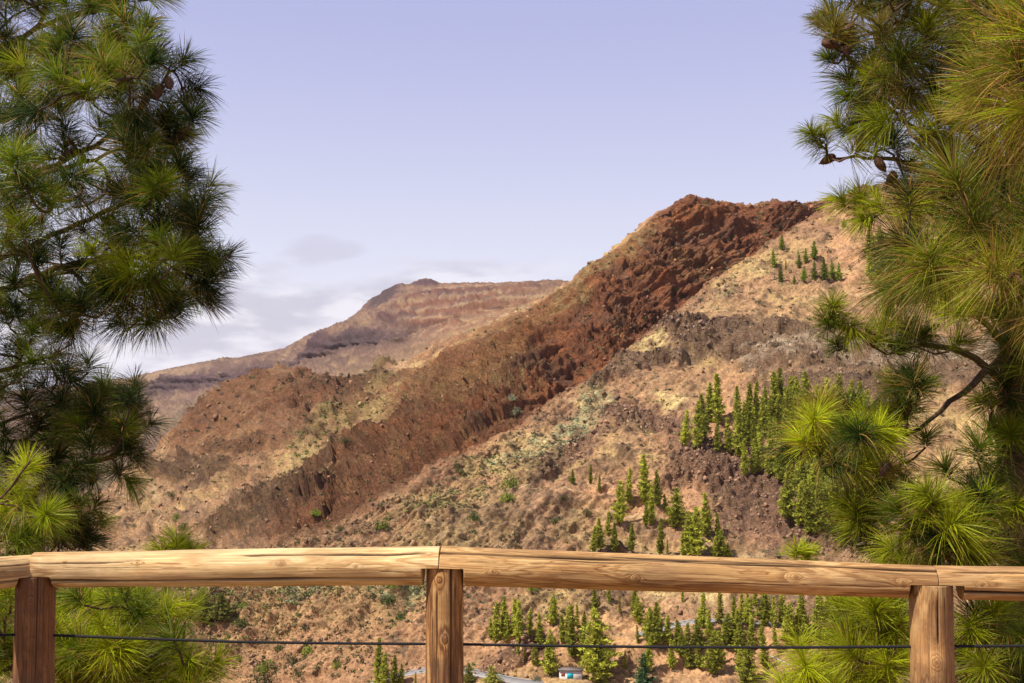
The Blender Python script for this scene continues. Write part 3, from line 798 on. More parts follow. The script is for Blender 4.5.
ORD_ = ["first", "second", "third", "fourth", "fifth", "sixth", "seventh", "eighth", "ninth", "tenth", "eleventh", "twelfth", "thirteenth", "fourteenth", "fifteenth", "sixteenth", "seventeenth",
       "eighteenth", "nineteenth", "twentieth"] + ["twenty-" + x for x in "first second third fourth fifth sixth seventh eighth ninth".split()] + ["thirtieth"] + ["thirty-" + x for x in "first second third fourth fifth sixth seventh eighth ninth".split()] + ["fortieth"] + ["forty-" + x for x in "first second third fourth fifth sixth seventh eighth ninth".split()] + ["fiftieth"]
def ORDN(i, n):
    return ORD_[i] + " from left" if i < n / 2 or i < 10 else ORD_[n - 1 - i] + " from right"
KW = dict(slim="slender", mid="cone-shaped", wide="broad bushy", dark="dark bluish", pale="thin yellowish", round="rounded", cone="small dark conical")
def plant(lst, where, group, kmax=12.6):
    """lst: (px, top, base, kind)"""
    lst = sorted(lst, key=lambda t: (t[0], t[2]))
    for i, (px, top, bs, kind) in enumerate(lst):
        g = ground(px, bs, kmax=kmax)
        r = math.hypot(g[0], g[1]); H = (bs - top) / F * math.hypot(r, 0) * 1.02 / max(0.9, cp)
        k = (i * 7 + int(px)) % 5
        cm, tm = proto_mesh(kind, k)
        t = empty("pine_tree", g - np.array([0, 0, 0.02 * H]), random.random() * 6.28)
        wd = random.uniform(0.88, 1.15)
        t.scale = (H * wd, H * wd, H)
        props(t, "%s pine %s, %s" % (KW[kind], where, ORDN(i, len(lst))), "pine tree", group)
        link("trunk", tm, t); link("crown", cm, t)
M_, S_, W_, D_, P_, R_, C_ = "mid", "slim", "wide", "dark", "pale", "round", "cone"
plant([(781, 235, 250, C_), (774, 251.5, 268.5, C_), (780, 266, 282, C_), (786, 261, 271, P_), (799.5, 254, 269, C_), (805.6, 249, 264, C_), (814, 244, 261, C_), (795, 275, 284, C_), (803, 267, 281.5, C_), (814.5, 263, 280, C_),
       (825.5, 258, 279.5, C_), (834, 262, 280, C_), (839, 264, 281, C_), (844, 219, 228, C_)], "on the bare upper slope under the crest", "small pines scattered on the bare upper slope")
plant([(868, 232, 258, M_), (874, 238, 268, M_), (881, 228, 262, W_), (872, 252, 280, M_), (880, 258, 290, W_), (889, 240, 285, W_), (893, 262, 306, W_), (886, 292, 318, W_), (900, 255, 300, M_)],
      "in the clump right of the upper slope", "pines in the clump beside the upper bare slope")
plant([(590, 466, 485, S_), (598.5, 475, 492, S_), (573, 470, 484, C_)], "on the open slope left of the groves", "lone pines on the open mid slope")
plant([(627.6, 470, 503, S_), (619, 483, 524, M_), (646, 457, 506, M_), (658, 473, 508, S_), (651, 489, 525, S_), (645, 502, 527, S_), (674.5, 490, 529, W_), (665, 495, 511, M_), (632, 498, 509, P_)],
      "in the middle grove above the rail", "pines in the middle grove above the rail")
plant([(607, 512, 536, S_), (600, 520, 550, M_), (594, 528, 553, M_), (614, 523, 552, S_), (632, 524, 552, S_), (660, 519, 555, S_), (667, 540, 554, P_), (683, 533, 556, S_), (695.5, 510, 557, W_), (689, 514, 556, M_),
       (706.5, 495, 537, S_), (717.5, 514, 538, M_), (720, 532, 559, W_), (729, 544, 560, W_), (714, 538, 558, M_)], "standing just above the top rail", "pines standing just above the top rail")
up = [(684.6, 413, 447, M_), (698, 404, 450, M_), (709, 384, 423, M_), (718, 376, 424, S_), (705, 397, 438, M_), (716, 422, 452, S_), (738, 389, 422, S_), (729, 419, 453, S_), (740, 415, 457, S_), (756, 383, 416, S_),
      (774, 374, 420, S_), (770, 397, 430, S_), (787, 389, 425, S_), (745, 440, 476, S_), (753, 440, 474, S_), (762, 438, 475, S_), (770, 444, 478, S_), (778, 450, 488, S_), (787, 468, 519, M_), (800.6, 485, 527, M_),
      (809, 488, 535, M_), (817, 486, 535, M_), (825, 488, 528, S_), (844, 528, 546, R_)]
fr = np.random.default_rng(4)
poly = [(722, 436), (745, 418), (790, 405), (872, 420), (890, 528), (822, 522), (790, 500), (770, 470), (736, 462)]
def inpoly(x, y, pg):
    c = False
    for i in range(len(pg)):
        (x1, y1), (x2, y2) = pg[i], pg[i - 1]
        if (y1 > y) != (y2 > y) and x < (x2 - x1) * (y - y1) / (y2 - y1) + x1: c = not c
    return c
have = [(a[0], a[2]) for a in up]
t_ = 0
while len(up) < 125 and t_ < 5000:
    t_ += 1
    x, y = fr.uniform(720, 892), fr.uniform(405, 530)
    if not inpoly(x, y, poly) or any(abs(x - a) < 4.6 and abs(y - b) < 7 for a, b in have): continue
    have.append((x, y)); up.append((x, y - fr.uniform(26, 46), y, [S_, M_, S_][int(fr.integers(3))]))
a_ = [u for u in up if u[2] < 460]; b_ = [u for u in up if u[2] >= 460]
plant(a_, "in the upper half of the big hillside stand", "pines in the big hillside stand")
plant(b_, "in the lower half of the big hillside stand", "pines in the big hillside stand")
plant([(496.5, 604, 642, S_), (503, 598, 633, S_), (506.5, 614, 643, M_), (491, 619, 639, S_), (519, 604, 643, M_), (515, 600, 637, S_), (529.5, 610, 636, M_), (539.5, 615, 646, M_), (553, 595, 626, W_), (550, 632, 676, W_),
       (537, 645, 666, M_), (533, 649, 665, P_), (524.5, 648, 662, P_), (517, 640, 655, M_), (562, 615, 643, S_), (566, 607, 641, P_), (572, 608, 658, M_), (577.5, 606, 629, P_), (584, 612, 633, S_), (585, 630, 661, W_),
       (595, 589, 615, S_), (598, 622, 651, M_)], "below the rail left of the hut", "pines on the slope around the hut")
plant([(601, 612, 684, W_), (608.6, 586, 603, M_), (620, 598, 615, P_), (634, 586, 612, M_), (639, 598, 624, W_), (650, 611, 648, W_), (638, 627, 644, P_), (647, 640, 673, M_), (643, 655, 692, D_), (624, 651, 669, P_),
       (668, 617, 646, M_), (676, 622, 651, M_), (672, 642, 669, M_), (689, 627, 669, S_), (682, 590, 603, M_), (659, 622, 644, M_)], "below the rail right of the hut", "pines on the slope around the hut")
low = [(702, 596, 629, M_), (699, 621, 651, W_), (699, 645, 669, M_), (719.5, 590, 624, P_), (734, 599, 629, S_), (727, 615, 648, W_), (713, 633, 675, W_), (742, 592, 623, P_), (746, 590, 609, M_), (755, 591, 608, M_),
       (765, 590, 626, W_), (752, 619, 649, M_), (740, 625, 656, W_), (746, 644, 690, W_), (739, 648, 669, M_), (764.6, 639, 669, M_), (762, 622, 651, S_), (783, 592, 626, M_), (788, 606, 646, W_), (776, 627, 649, M_),
       (796, 627, 649, M_), (805, 598, 641, M_)]
for x in (815, 824, 836, 846, 858, 870, 884): low.append((x, fr.uniform(590, 604), fr.uniform(630, 652), M_ if fr.random() < .5 else W_))
have = [(a[0], a[2]) for a in low]; t_ = 0
while len(low) < 48 and t_ < 6000:
    t_ += 1
    x, y = fr.uniform(655, 895), fr.uniform(622, 668)
    if (y > 652 and x > 725) or any(abs(x - a) < 6 and abs(y - b) < 8 for a, b in have): continue
    have.append((x, y)); low.append((x, y - fr.uniform(22, 34), y, [S_, M_, M_, W_][int(fr.integers(4))]))
plant(low, "below the rail above the guardrail", "pines on the lower slope right of the hut")
plant([(379, 642, 687, S_), (383, 657, 690, M_), (394.5, 657, 687, M_), (401, 665, 686, M_), (427, 659, 673, S_), (416, 674, 692, P_)], "beside the road left of the middle post", "pines by the road left of the middle post")
plant([(469.5, 666, 686, R_), (491, 667, 688, R_), (203, 588, 620, R_), (220, 596, 622, R_)], "with olive crown low on the slope", "round-headed trees low on the slope", kmax=13)

# ------------------------------------------------------------------ shrubs
def shrub_mesh(seed, tone):
    r = np.random.default_rng(seed); V = []; C = []
    for l in range(16):
        d = r.normal(size=3); d /= np.linalg.norm(d); d[2] = abs(d[2])
        c = d * r.uniform(0.15, 0.34) * [1, 1, 0.85]; sr = r.uniform(0.12, 0.2)
        n = 34; e = r.normal(size=(n, 3)); e /= np.linalg.norm(e, axis=1, keepdims=True)
        p = c + e * sr * r.uniform(0.6, 1.0, (n, 1)); s = 0.05
        a = r.normal(size=(n, 3)); a /= np.linalg.norm(a, axis=1, keepdims=True)
        V.append(np.stack([p - a * s * .5, p + a * s * .5, p + e * s * 1.2], 1).reshape(-1, 3))
        C.append(np.repeat((np.array(tone) * r.uniform(0.75, 1.3))[None], n * 3, 0))
    V = np.concatenate(V); V[:, 2] = np.maximum(V[:, 2], -0.1)
    return mesh_np("shrub_foliage", V, np.arange(len(V)).reshape(-1, 3), M_FARPINE, colors=np.concatenate(C))
def shrub_stems(seed):
    r = np.random.default_rng(seed); ps = []
    for k in range(5):
        a = r.random() * 6.28; e = np.array([math.cos(a) * .22, math.sin(a) * .22, .36])
        ps.append(tube(np.array([[0, 0, -.12], e * .5 + [0, 0, .02], e]), [.022, .014, .005], 6))
    return mesh_np("shrub_stems", *join(ps), M_BARK)
TONES = dict(bright=(0.22, 0.30, 0.03), olive=(0.12, 0.12, 0.04), green=(0.09, 0.14, 0.03), sage=(0.29, 0.30, 0.18))
SHM = {k: [shrub_mesh(300 + 9 * i + len(k), v) for i in range(2)] for k, v in TONES.items()}
SST = [shrub_stems(5), shrub_stems(6)]
DESC = dict(bright="bright green", olive="olive brown", green="mid green", sage="pale sage green")
sh = [(511, 486, 16, "bright", "upper of the pair left of the grove"), (508, 501, 13, "bright", "lower of the pair left of the grove"), (472, 519, 11, "green", "on the slope above the middle post"),
      (383, 529, 12, "bright", "above the rail, left of the middle post"), (177, 519, 9, "bright", "on the lower left slope beside the pine"), (184, 530, 11, "olive", "just above the rail by the bright tuft"),
      (171, 501, 7, "green", "highest on the lower left slope"), (315.6, 515, 9, "bright", "on the dark rock rib"), (348.6, 445, 9, "olive", "in the hollow beside the yellow crest"), (341, 531, 9, "olive", "above the rail below the rock rib"),
      (386.7, 600, 13, "green", "under the rail left of the middle post"), (401, 619, 12, "green", "between rail and cable left of the middle post"), (391, 590, 9, "bright", "touching the rail's underside left of the middle post"),
      (240, 625, 11, "green", "above the cable near the left trees"), (244, 608, 9, "bright", "under the rail near the left trees"), (309.6, 652, 12, "bright", "hanging over the cable"),
      (268, 671, 17, "bright", "crowning the brown bush at lower left"), (262, 690, 27, "olive", "large, at the lower left edge of the slope"), (300, 677, 15, "olive", "right of the large brown bush"),
      (294, 663, 10, "olive", "small, above the brown bushes"), (336, 667, 9, "bright", "alone below the cable"), (240, 660, 8, "green", "left, just below the cable"), (308, 597, 12, "olive", "under the rail on the ochre slope"),
      (280, 650, 9, "green", "cut by the cable on the left slope"), (531, 590, 9, "bright", "directly under the rail right of the middle post"), (536, 589, 8, "bright", "right half of the clump under the rail"),
      (562, 500, 8, "olive", "left of the small lone pines"), (586, 516, 10, "olive", "below the small lone pines"), (411, 577, 0, "olive", ""), (905, 346, 14, "green", "on the slope behind the right pine"),
      (512, 402, 9, "sage", "upper of the pair on the red cliff foot"), (516, 415, 11, "sage", "lower of the pair on the red cliff foot"), (855, 545, 14, "sage", "below the hillside stand"),
      (537, 681, 9, "sage", "beside the road left of the hut"), (556, 522, 8, "green", "on the slope between two pine groves"), (455, 467, 7, "olive", "on the reddish slope under the cliff")]
for i, (px, bs, hpx, kind, wh) in enumerate(sh):
    if hpx == 0: continue
    g = ground(px, bs); H = hpx / F * math.hypot(g[0], g[1]) * 1.6
    t = empty("shrub", g, random.random() * 6.28); t.scale = (H * 1.05, H * 1.05, H)
    props(t, "%s shrub %s" % (DESC[kind], wh), "shrub", "shrubs dotted over the dry hillside")
    link("stems", SST[i % 2], t); link("foliage", SHM[kind][i % 2], t)

# ------------------------------------------------------------------ hut and guardrail by the road
hut = empty("hut", PAD + np.array([0, 0, 0.0]), math.radians(-8))
props(hut, "small white roadside hut with turquoise panel below the pines", "hut")
V, Fq = join([box_vf(-3.0, 3.0, -1.2, 1.4, -1.5, 2.35)]); link("wall", mesh_np("wall", V, Fq, M_WALL), hut)
V, Fq = join([box_vf(-3.3, 3.3, -1.55, 1.7, 2.353, 2.55)]); link("roof", mesh_np("roof", V, Fq, M_ROOF), hut)
V, Fq = join([box_vf(-0.9, 0.7, -1.25, -1.203, 0.25, 1.75)]); link("door_panel", mesh_np("door_panel", V, Fq, M_TURQ), hut)
V, Fq = join([box_vf(-2.5, -1.5, -1.24, -1.203, 0.8, 1.7)]); link("notice_board", mesh_np("notice_board", V, Fq, M_REDP), hut)
ga, gb = ground(770, 660.5), ground(790, 667)
gr = empty("guardrail", ga); props(gr, "short grey metal guardrail on the orange bank", "guardrail")
n_ = 7; pts = np.array([lerp(np.zeros(3), gb - ga, t) for t in np.linspace(0, 1, n_)]); 
prof = [(0.0, 0.45), (0.07, 0.52), (0.0, 0.6), (0.07, 0.68), (0.0, 0.76)]
V = np.array([[p[0], p[1] - 0.10 - a, p[2] + b] for p in pts for a, b in prof] + [[p[0], p[1] - 0.06 - a, p[2] + b] for p in pts for a, b in prof]); Fq = []
for o in (0, n_ * 5):
    for i in range(n_ - 1):
        for j in range(4): Fq.append([o + i * 5 + j, o + (i + 1) * 5 + j, o + (i + 1) * 5 + j + 1, o + i * 5 + j + 1])
link("beam", mesh_np("beam", V, Fq, M_STEEL), gr)
for p in pts[::2]:
    V, Fq = box_vf(p[0] - .06, p[0] + .06, p[1] - .05, p[1] + .07, p[2] - .6, p[2] + .72); link("post", mesh_np("guard_post", V, Fq, M_STEEL), gr)
# ------------------------------------------------------------------ timber fence
fence = empty("timber_fence", (float(PD(445, 600, 4.28)[0]), 4.28, 0.0))
props(fence, "round log fence on thick posts with a black cable strung below the rail", "fence")
FO = np.array(fence.location)

def log_mesh(name, p0, p1, r0, r1, seed, mat, notches=(), cracks=(), knots=(), na=144, seg=0.0035, flat_end=True, bend=0.0, rf=420.0):
    """p0->p1 log; notches: (t_start,t_end,height rel. centre below which the log is cut); cracks: (angle_deg, t0, t1, depth, width_deg, wander); knots: (t, angle_deg, size)"""
    p0 = np.asarray(p0, float); p1 = np.asarray(p1, float)
    Lg = np.linalg.norm(p1 - p0); n = max(24, int(Lg / seg))
    ax = (p1 - p0) / Lg
    upv = np.array([0, 0, 1.0]) if abs(ax[2]) < 0.8 else np.array([0, -1.0, 0])
    side = np.cross(ax, upv); side /= np.linalg.norm(side)       # towards +/-Y
    up_ = np.cross(side, ax)
    t = np.linspace(0, 1, n); th = np.arange(na) / na * 2 * math.pi
    Tt, Th = np.meshgrid(t, th, indexing='ij')
    R = r0 + (r1 - r0) * Tt
    q = np.stack([np.cos(Th) * 1.3, np.sin(Th) * 1.3, Tt * Lg * 1.6], -1).astype(np.float32)
    lump = fbm(q, 3, seed)
    fine = fbm(np.stack([np.cos(Th) * 9, np.sin(Th) * 9, Tt * Lg * 5], -1).astype(np.float32), 3, seed + 9)
    dR = 0.0035 * lump + 0.0007 * fine
    knot = np.zeros_like(R); ringw = np.zeros_like(R)
    for (kt, ka, ks) in knots:
        da = (Th - math.radians(ka) + math.pi) % (2 * math.pi) - math.pi
        dd = np.sqrt((da * R) ** 2 + ((Tt - kt) * Lg) ** 2) / ks
        knot = np.maximum(knot, np.clip(1.1 - dd * 1.3, 0, 1) * 0.8 + 0.18 * np.exp(-((dd - 0.8) / 0.2) ** 2))
        de = np.sqrt((da * R) ** 2 + ((Tt - kt) * Lg * 0.45) ** 2) / ks
        ringw += np.exp(-(de / 1.5) ** 2) * 0.007
        dR += 0.003 * np.exp(-(dd / 1.3) ** 2)
    deep = np.zeros_like(R)
    for (ca, t0, t1, dep, wid, wan) in cracks:
        cen_a = math.radians(ca) + wan * fbm(np.stack([Tt * Lg * 2.2, 0 * Tt, 0 * Tt + ca], -1).astype(np.float32), 3, seed + 31) + 0.01 * perlin(np.stack([Tt * Lg * 40, 0 * Tt, 0 * Tt], -1).astype(np.float32), 3)
        da = (Th - cen_a + math.pi) % (2 * math.pi) - math.pi
        env = sstep(t0, t0 + 0.06, Tt) * (1 - sstep(t1 - 0.06, t1, Tt)) if t0 > 0.01 or t1 < 0.99 else np.ones_like(Tt)
        env = env * (0.55 + 0.45 * sstep(-0.4, 0.4, perlin(np.stack([Tt * Lg * 3.1, 0 * Tt + ca, 0 * Tt], -1).astype(np.float32), seed)))
        pr = np.exp(-(da / (math.radians(wid) * (0.35 + 0.65 * env))) ** 2) * env
        dR -= dep * pr; deep = np.maximum(deep, np.clip(pr * 1.25, 0, 1) * min(1, dep / 0.006))
    # ring coordinate: distance from a wandering pith, so the cut surface shows long cathedral lines
    wob = fbm(np.stack([Tt * Lg * 0.9, 0 * Tt, 0 * Tt + seed], -1).astype(np.float32), 2, seed + 3)
    wob2 = fbm(np.stack([Tt * Lg * 1.1, 0 * Tt + 5, 0 * Tt + seed], -1).astype(np.float32), 2, seed + 4)
    cx = np.cos(Th) * (R + dR * 2) - 0.02 * wob; cy = np.sin(Th) * (R + dR * 2) - 0.02 * wob2
    ring = (np.hypot(cx, cy) + ringw + 0.012 * (Tt - .5) + 0.0035 * fbm(q * 2.5, 3, seed + 5)) * rf
    off = (R + dR)[..., None] * (np.cos(Th)[..., None] * up_ + np.sin(Th)[..., None] * side)
    C_ = p0 + (p1 - p0) * Tt[..., None]
    bw = np.sin(Tt * math.pi) * bend
    V = C_ + off + bw[..., None] * up_
    cutf = np.zeros_like(R)
    for (ta, tb, hz) in notches:                                # hz is world z of the saddle
        m_ = (Tt >= ta) & (Tt <= tb) & (V[..., 2] < hz)
        V[..., 2][m_] = hz; cutf[m_] = 1
    V = V.reshape(-1, 3)
    i, j = np.meshgrid(np.arange(n - 1), np.arange(na), indexing='ij')
    a = i * na + j; b = i * na + (j + 1) % na
    Fq = np.stack([a, b, b + na, a + na], -1).reshape(-1, 4)
    # ends: three rings to the pith
    ringA = ring.ravel(); attr = dict(ring=ringA, knot=knot.ravel(), deep=np.maximum(deep, cutf * 0.5).ravel(), along=(Tt * Lg).ravel() + seed, around=(Th * R).ravel() + seed)
    extraV = []; extraF = []; ex = {k: [] for k in attr}
    base_i = len(V)
    for e, (idx0, c0) in enumerate(((0, C_[0, 0]), ((n - 1) * na, C_[-1, 0] ))):
        prev = idx0 + np.arange(na)
        cz = V[prev].mean(0)
        for fr_ in (0.66, 0.33, 0.04):
            cur = base_i + np.arange(na)
            vv = cz + (V[idx0:idx0 + na] - cz) * fr_
            extraV.append(vv); base_i += na
            jn = (np.arange(na) + 1) % na
            f = np.stack([prev, cur, cur[jn], prev[jn]], -1)
            extraF.append(f if e == 0 else f[:, ::-1])
            ex["ring"].append(np.full(na, fr_ * r0 * 300)); ex["knot"].append(np.zeros(na)); ex["deep"].append(np.full(na, 0.15)); ex["along"].append(np.full(na, fr_)); ex["around"].append(np.arange(na) / na * .3)
            prev = cur
        extraF.append(np.array([[prev[k], prev[(k + 1) % na], prev[na - 2 - k if False else (na - 1 - k)], prev[(na - k) % na]] for k in range(0)]).reshape(0, 4).astype(int))
    V = np.vstack([V] + extraV); Fq = np.vstack([Fq] + [f for f in extraF if len(f)])
    for k in attr: attr[k] = np.concatenate([attr[k]] + ex[k])
    me = mesh_np(name, V - FO, Fq, mat, smooth=True, attrs=attr)
    return me

def rpt(px, py, D): return PD(px, py, D)
GAP = 0.0022
# joints: centre line of the rails
J0 = rpt(-330, 603, 3.55); J1 = rpt(34, 570.0, 4.34); J2 = rpt(441, 565.5, 4.28); J3 = rpt(934, 582.3, 4.15); J4 = rpt(1480, 592, 3.95)
zs1 = float(rpt(35, 576.5, 4.34 - .05)[2]); zs2 = float(rpt(445, 568.0, 4.28 - .05)[2]); zs3 = float(rpt(931, 585.0, 4.15 - .05)[2])
def rail(a, b, ra, rb, seed, na_, nb_, mat=None, **kw):
    d = b - a; Lg = np.linalg.norm(d); u = d / Lg
    a2 = a + u * GAP; b2 = b - u * GAP
    nt_ = []
    if na_ is not None: nt_.append((0.0, na_[0] / Lg, na_[1]))
    if nb_ is not None: nt_.append((1 - nb_[0] / Lg, 1.0, nb_[1]))
    return link("rail", log_mesh("rail", a2, b2, ra, rb, seed, mat or M_RAIL, notches=nt_, **kw), fence)
# angle 0 = top; the face turned to the viewer is near 90 or 270 degrees depending on axis direction
cr_ = np.cross((J2 - J1), [0, 0, 1.0]); FACE = 90 if cr_[1] < 0 else 270
def fa(deg_from_top):                                           # angle measured from the top towards the viewer
    return deg_from_top if FACE == 90 else 360 - deg_from_top
rail(J0, J1, 0.074, 0.060, 1, None, (0.076, zs1), mat=M_RAILP, cracks=[(fa(62), 0, 1, 0.006, 1.6, 0.25), (fa(118), 0, 1, 0.013, 3.5, 0.15), (fa(35), 0.3, 1, 0.004, 1.2, 0.2)], knots=[(0.5, fa(70), 0.014)])
rail(J1, J2, 0.0685, 0.0735, 2, (0.090, zs1), (0.064, zs2), mat=M_RAILP, cracks=[(fa(122), 0, 1, 0.013, 4.5, 0.08), (fa(42), 0.5, 1.0, 0.010, 3.2, 0.2), (fa(60), 0.0, 0.3, 0.006, 2.0, 0.2), (fa(75), 0.05, 0.4, 0.003, 1.0, 0.2), (fa(98), 0.62, 0.95, 0.003, 1.0, 0.15)],
     knots=[(0.09, fa(58), 0.007), (0.27, fa(62), 0.007), (0.62, fa(66), 0.010), (0.80, fa(80), 0.006)])
rail(J2, J3, 0.0735, 0.0610, 3, (0.094, zs2), (0.101, zs3), cracks=[(fa(40), 0, 1, 0.016, 5.0, 0.10), (fa(30), 0.3, 0.8, 0.007, 3.0, 0.3), (fa(52), 0.1, 0.45, 0.006, 2.2, 0.2), (fa(80), 0.2, 0.6, 0.0025, 0.9, 0.2), (fa(65), 0.02, 0.35, 0.004, 1.1, 0.25), (fa(105), 0.4, 0.95, 0.004, 1.2, 0.2), (fa(58), 0.6, 0.98, 0.0035, 1.0, 0.25)],
     knots=[(0.11, fa(92), 0.007), (0.40, fa(96), 0.008), (0.72, fa(78), 0.012), (0.93, fa(85), 0.009)])
rail(J3, J4, 0.0610, 0.064, 4, (0.088, zs3), None, cracks=[(fa(116), 0.0, 1, 0.016, 5.0, 0.06), (fa(45), 0.0, 0.6, 0.008, 2.5, 0.2), (fa(60), 0.05, 0.4, 0.003, 1.2, 0.2)], knots=[(0.3, fa(70), 0.009), (0.08, fa(85), 0.006)])
def post(px, D, r, ztop, seed, mat, cracks=(), knots=(), rf=330.0):
    c = rpt(px, 600, D)
    g0 = np.array([c[0], c[1], -0.35]); g1 = np.array([c[0], c[1], ztop - 0.0015])
    return link("post", log_mesh("post", g0, g1, r * 1.03, r * 0.99, seed, mat, cracks=cracks, knots=knots, na=128, rf=rf), fence)
# post angle: 0 faces the viewer (-Y)
HP = zs2 + .35
post(35.5, 4.34, 0.0755, zs1, 11, M_POSTD, cracks=[(330, 0, 1, 0.006, 2.0, 0.12), (28, 0, 1, 0.005, 1.6, 0.12), (350, 0.3, 0.9, 0.003, 1.0, 0.2), (12, 0.1, 0.7, 0.003, 1.0, 0.2)], knots=[(0.80, 5, 0.012), (0.93, 10, 0.014)])
side_of = np.sign(np.cross(np.array([0, 0, 1.0]), np.array([0, -1.0, 0]))[0])
def pa(deg_right): return (deg_right if side_of > 0 else -deg_right) % 360
post(445, 4.28, 0.0725, zs2, 12, M_POST, cracks=[(pa(24), 0, 1, 0.018, 4.2, 0.06), (pa(-22), 0.2, 0.97, 0.006, 2.2, 0.12), (pa(-38), 0, 0.9, 0.005, 2.0, 0.12), (pa(5), 0.5, 0.85, 0.0025, 0.9, 0.1)], knots=[(1 - 0.04 / HP, pa(-14), 0.013), (1 - 0.262 / HP, pa(3), 0.012), (0.45, pa(-20), 0.012)])
post(931, 4.15, 0.078, zs3, 13, M_POSTP, cracks=[(pa(-4), 0.80, 1, 0.008, 2.4, 0.05), (pa(55), 0.3, 0.9, 0.003, 1.2, 0.1), (pa(-28), 0.2, 1, 0.003, 1.2, 0.12), (pa(18), 0.4, 1, 0.003, 1.1, 0.12), (pa(36), 0, 0.9, 0.003, 1.0, 0.12)], knots=[(1 - 0.285 / HP, pa(-10), 0.022)])
# far posts outside the frame, so the fence carries on
post(-318, 3.6, 0.076, float(J0[2]) - 0.07, 14, M_POSTD); post(1478, 3.95, 0.076, float(J4[2]) - 0.06, 15, M_POST)
cb = np.array([rpt(-318, 640, 3.6), rpt(35.5, 634.5, 4.34), rpt(122, 638, 4.325), rpt(240, 642, 4.31), rpt(350, 643.5, 4.295), rpt(445, 644, 4.28), rpt(560, 646, 4.25), rpt(680, 647.2, 4.22), rpt(800, 647.5, 4.19), rpt(931, 646.5, 4.15), rpt(1024, 646, 4.12), rpt(1478, 652, 3.95)])
dd = np.r_[0, np.cumsum(np.linalg.norm(np.diff(cb, axis=0), axis=1))]; tt = np.linspace(0, dd[-1], 240)
cbs = np.stack([np.interp(tt, dd, cb[:, i]) for i in range(3)], -1)
V, Fq = tube(cbs, 0.0052, 10); link("cable", mesh_np("cable", V - FO, Fq, M_CABLE, smooth=True), fence)

# ------------------------------------------------------------------ foreground pines
def tuft(base, axis, size, n, r, tone, wid, brown=0.0, droop=0.25, spread=1.0):
    """needles radiating from the last stretch of a twig"""
    axis = axis / np.linalg.norm(axis)
    stem = size * 0.42
    u = r.random(n) ** 0.8
    ang = np.radians(18 + 72 * spread * (1 - u * 0.75) * r.uniform(0.55, 1.15, n))
    ph = r.random(n) * 6.283
    A = np.cross(axis, [0.3, 0.2, 1.0]); A /= np.linalg.norm(A); B = np.cross(axis, A)
    rad = np.cos(ph)[:, None] * A + np.sin(ph)[:, None] * B
    d = np.cos(ang)[:, None] * axis + np.sin(ang)[:, None] * rad
    o = base + axis * (stem * u)[:, None] + rad * 0.004
    Ln = size * r.uniform(0.68, 1.08, n) * (0.85 + 0.15 * u)
    g = np.array([0, 0, -1.0]); dr = droop * r.uniform(0.4, 1.4, n)
    S = np.cross(d, r.normal(size=(n, 3))); S /= np.linalg.norm(S, axis=1, keepdims=True)
    w = wid * r.uniform(0.8, 1.25, n)
    pts = []
    for k, s in enumerate((0, 0.38, 0.72, 1.0)):
        c = o + d * (Ln * s)[:, None] + g * (dr * Ln * s * s)[:, None]
        ww = w * (0.9, 1.0, 0.85, 0.12)[k]
        pts += [c - S * (ww / 2)[:, None], c + S * (ww / 2)[:, None]]
    V = np.stack(pts, 1).reshape(-1, 3)                         # n*8
    f0 = np.array([[0, 1, 3, 2], [2, 3, 5, 4], [4, 5, 7, 6]])
    Fq = (f0[None] + (np.arange(n) * 8)[:, None, None]).reshape(-1, 4)
    c = np.array(tone) * r.uniform(0.65, 1.35, (n, 1)) * [1, 1, 1]
    br = r.random(n) < brown
    c[br] = np.array([0.42, 0.24, 0.06]) * r.uniform(0.6, 1.3, (br.sum(), 1))
    C = np.repeat(c[:, None], 8, axis=1)
    tip = np.array([0.42, 0.30, 0.07])
    C[:, 6:] = C[:, 6:] * 0.55 + tip * 0.45; C[:, :2] *= 0.8
    return V, Fq, C.reshape(-1, 3)

def cone_mesh(r):
    Ls = 0.115; n = 14; m_ = 22
    z = np.linspace(0, 1, m_); prof = np.sin(np.clip(z * 1.02 + 0.05, 0, 1) ** 0.8 * math.pi) ** 0.7 * 0.031 + 0.004
    V = []
    for i in range(m_):
        for j in range(n):
            a = (j + 0.5 * (i % 2)) / n * 6.283; rr2 = prof[i] * (1 + 0.22 * ((i + j) % 2))
            V.append([math.cos(a) * rr2, math.sin(a) * rr2, -z[i] * Ls])
    i, j = np.meshgrid(np.arange(m_ - 1), np.arange(n), indexing='ij'); a = i * n + j; b = i * n + (j + 1) % n
    return mesh_np("pine_cone", V, np.stack([a, a + n, b + n, b], -1).reshape(-1, 4), M_CONE)
CONE = cone_mesh(rng)
YG = (0.43, 0.48, 0.010); MG = (0.14, 0.195, 0.008); DG = (0.030, 0.055, 0.007); OG = (0.26, 0.235, 0.025)  # needle age plus sun and shade on the tufts, put into the colours

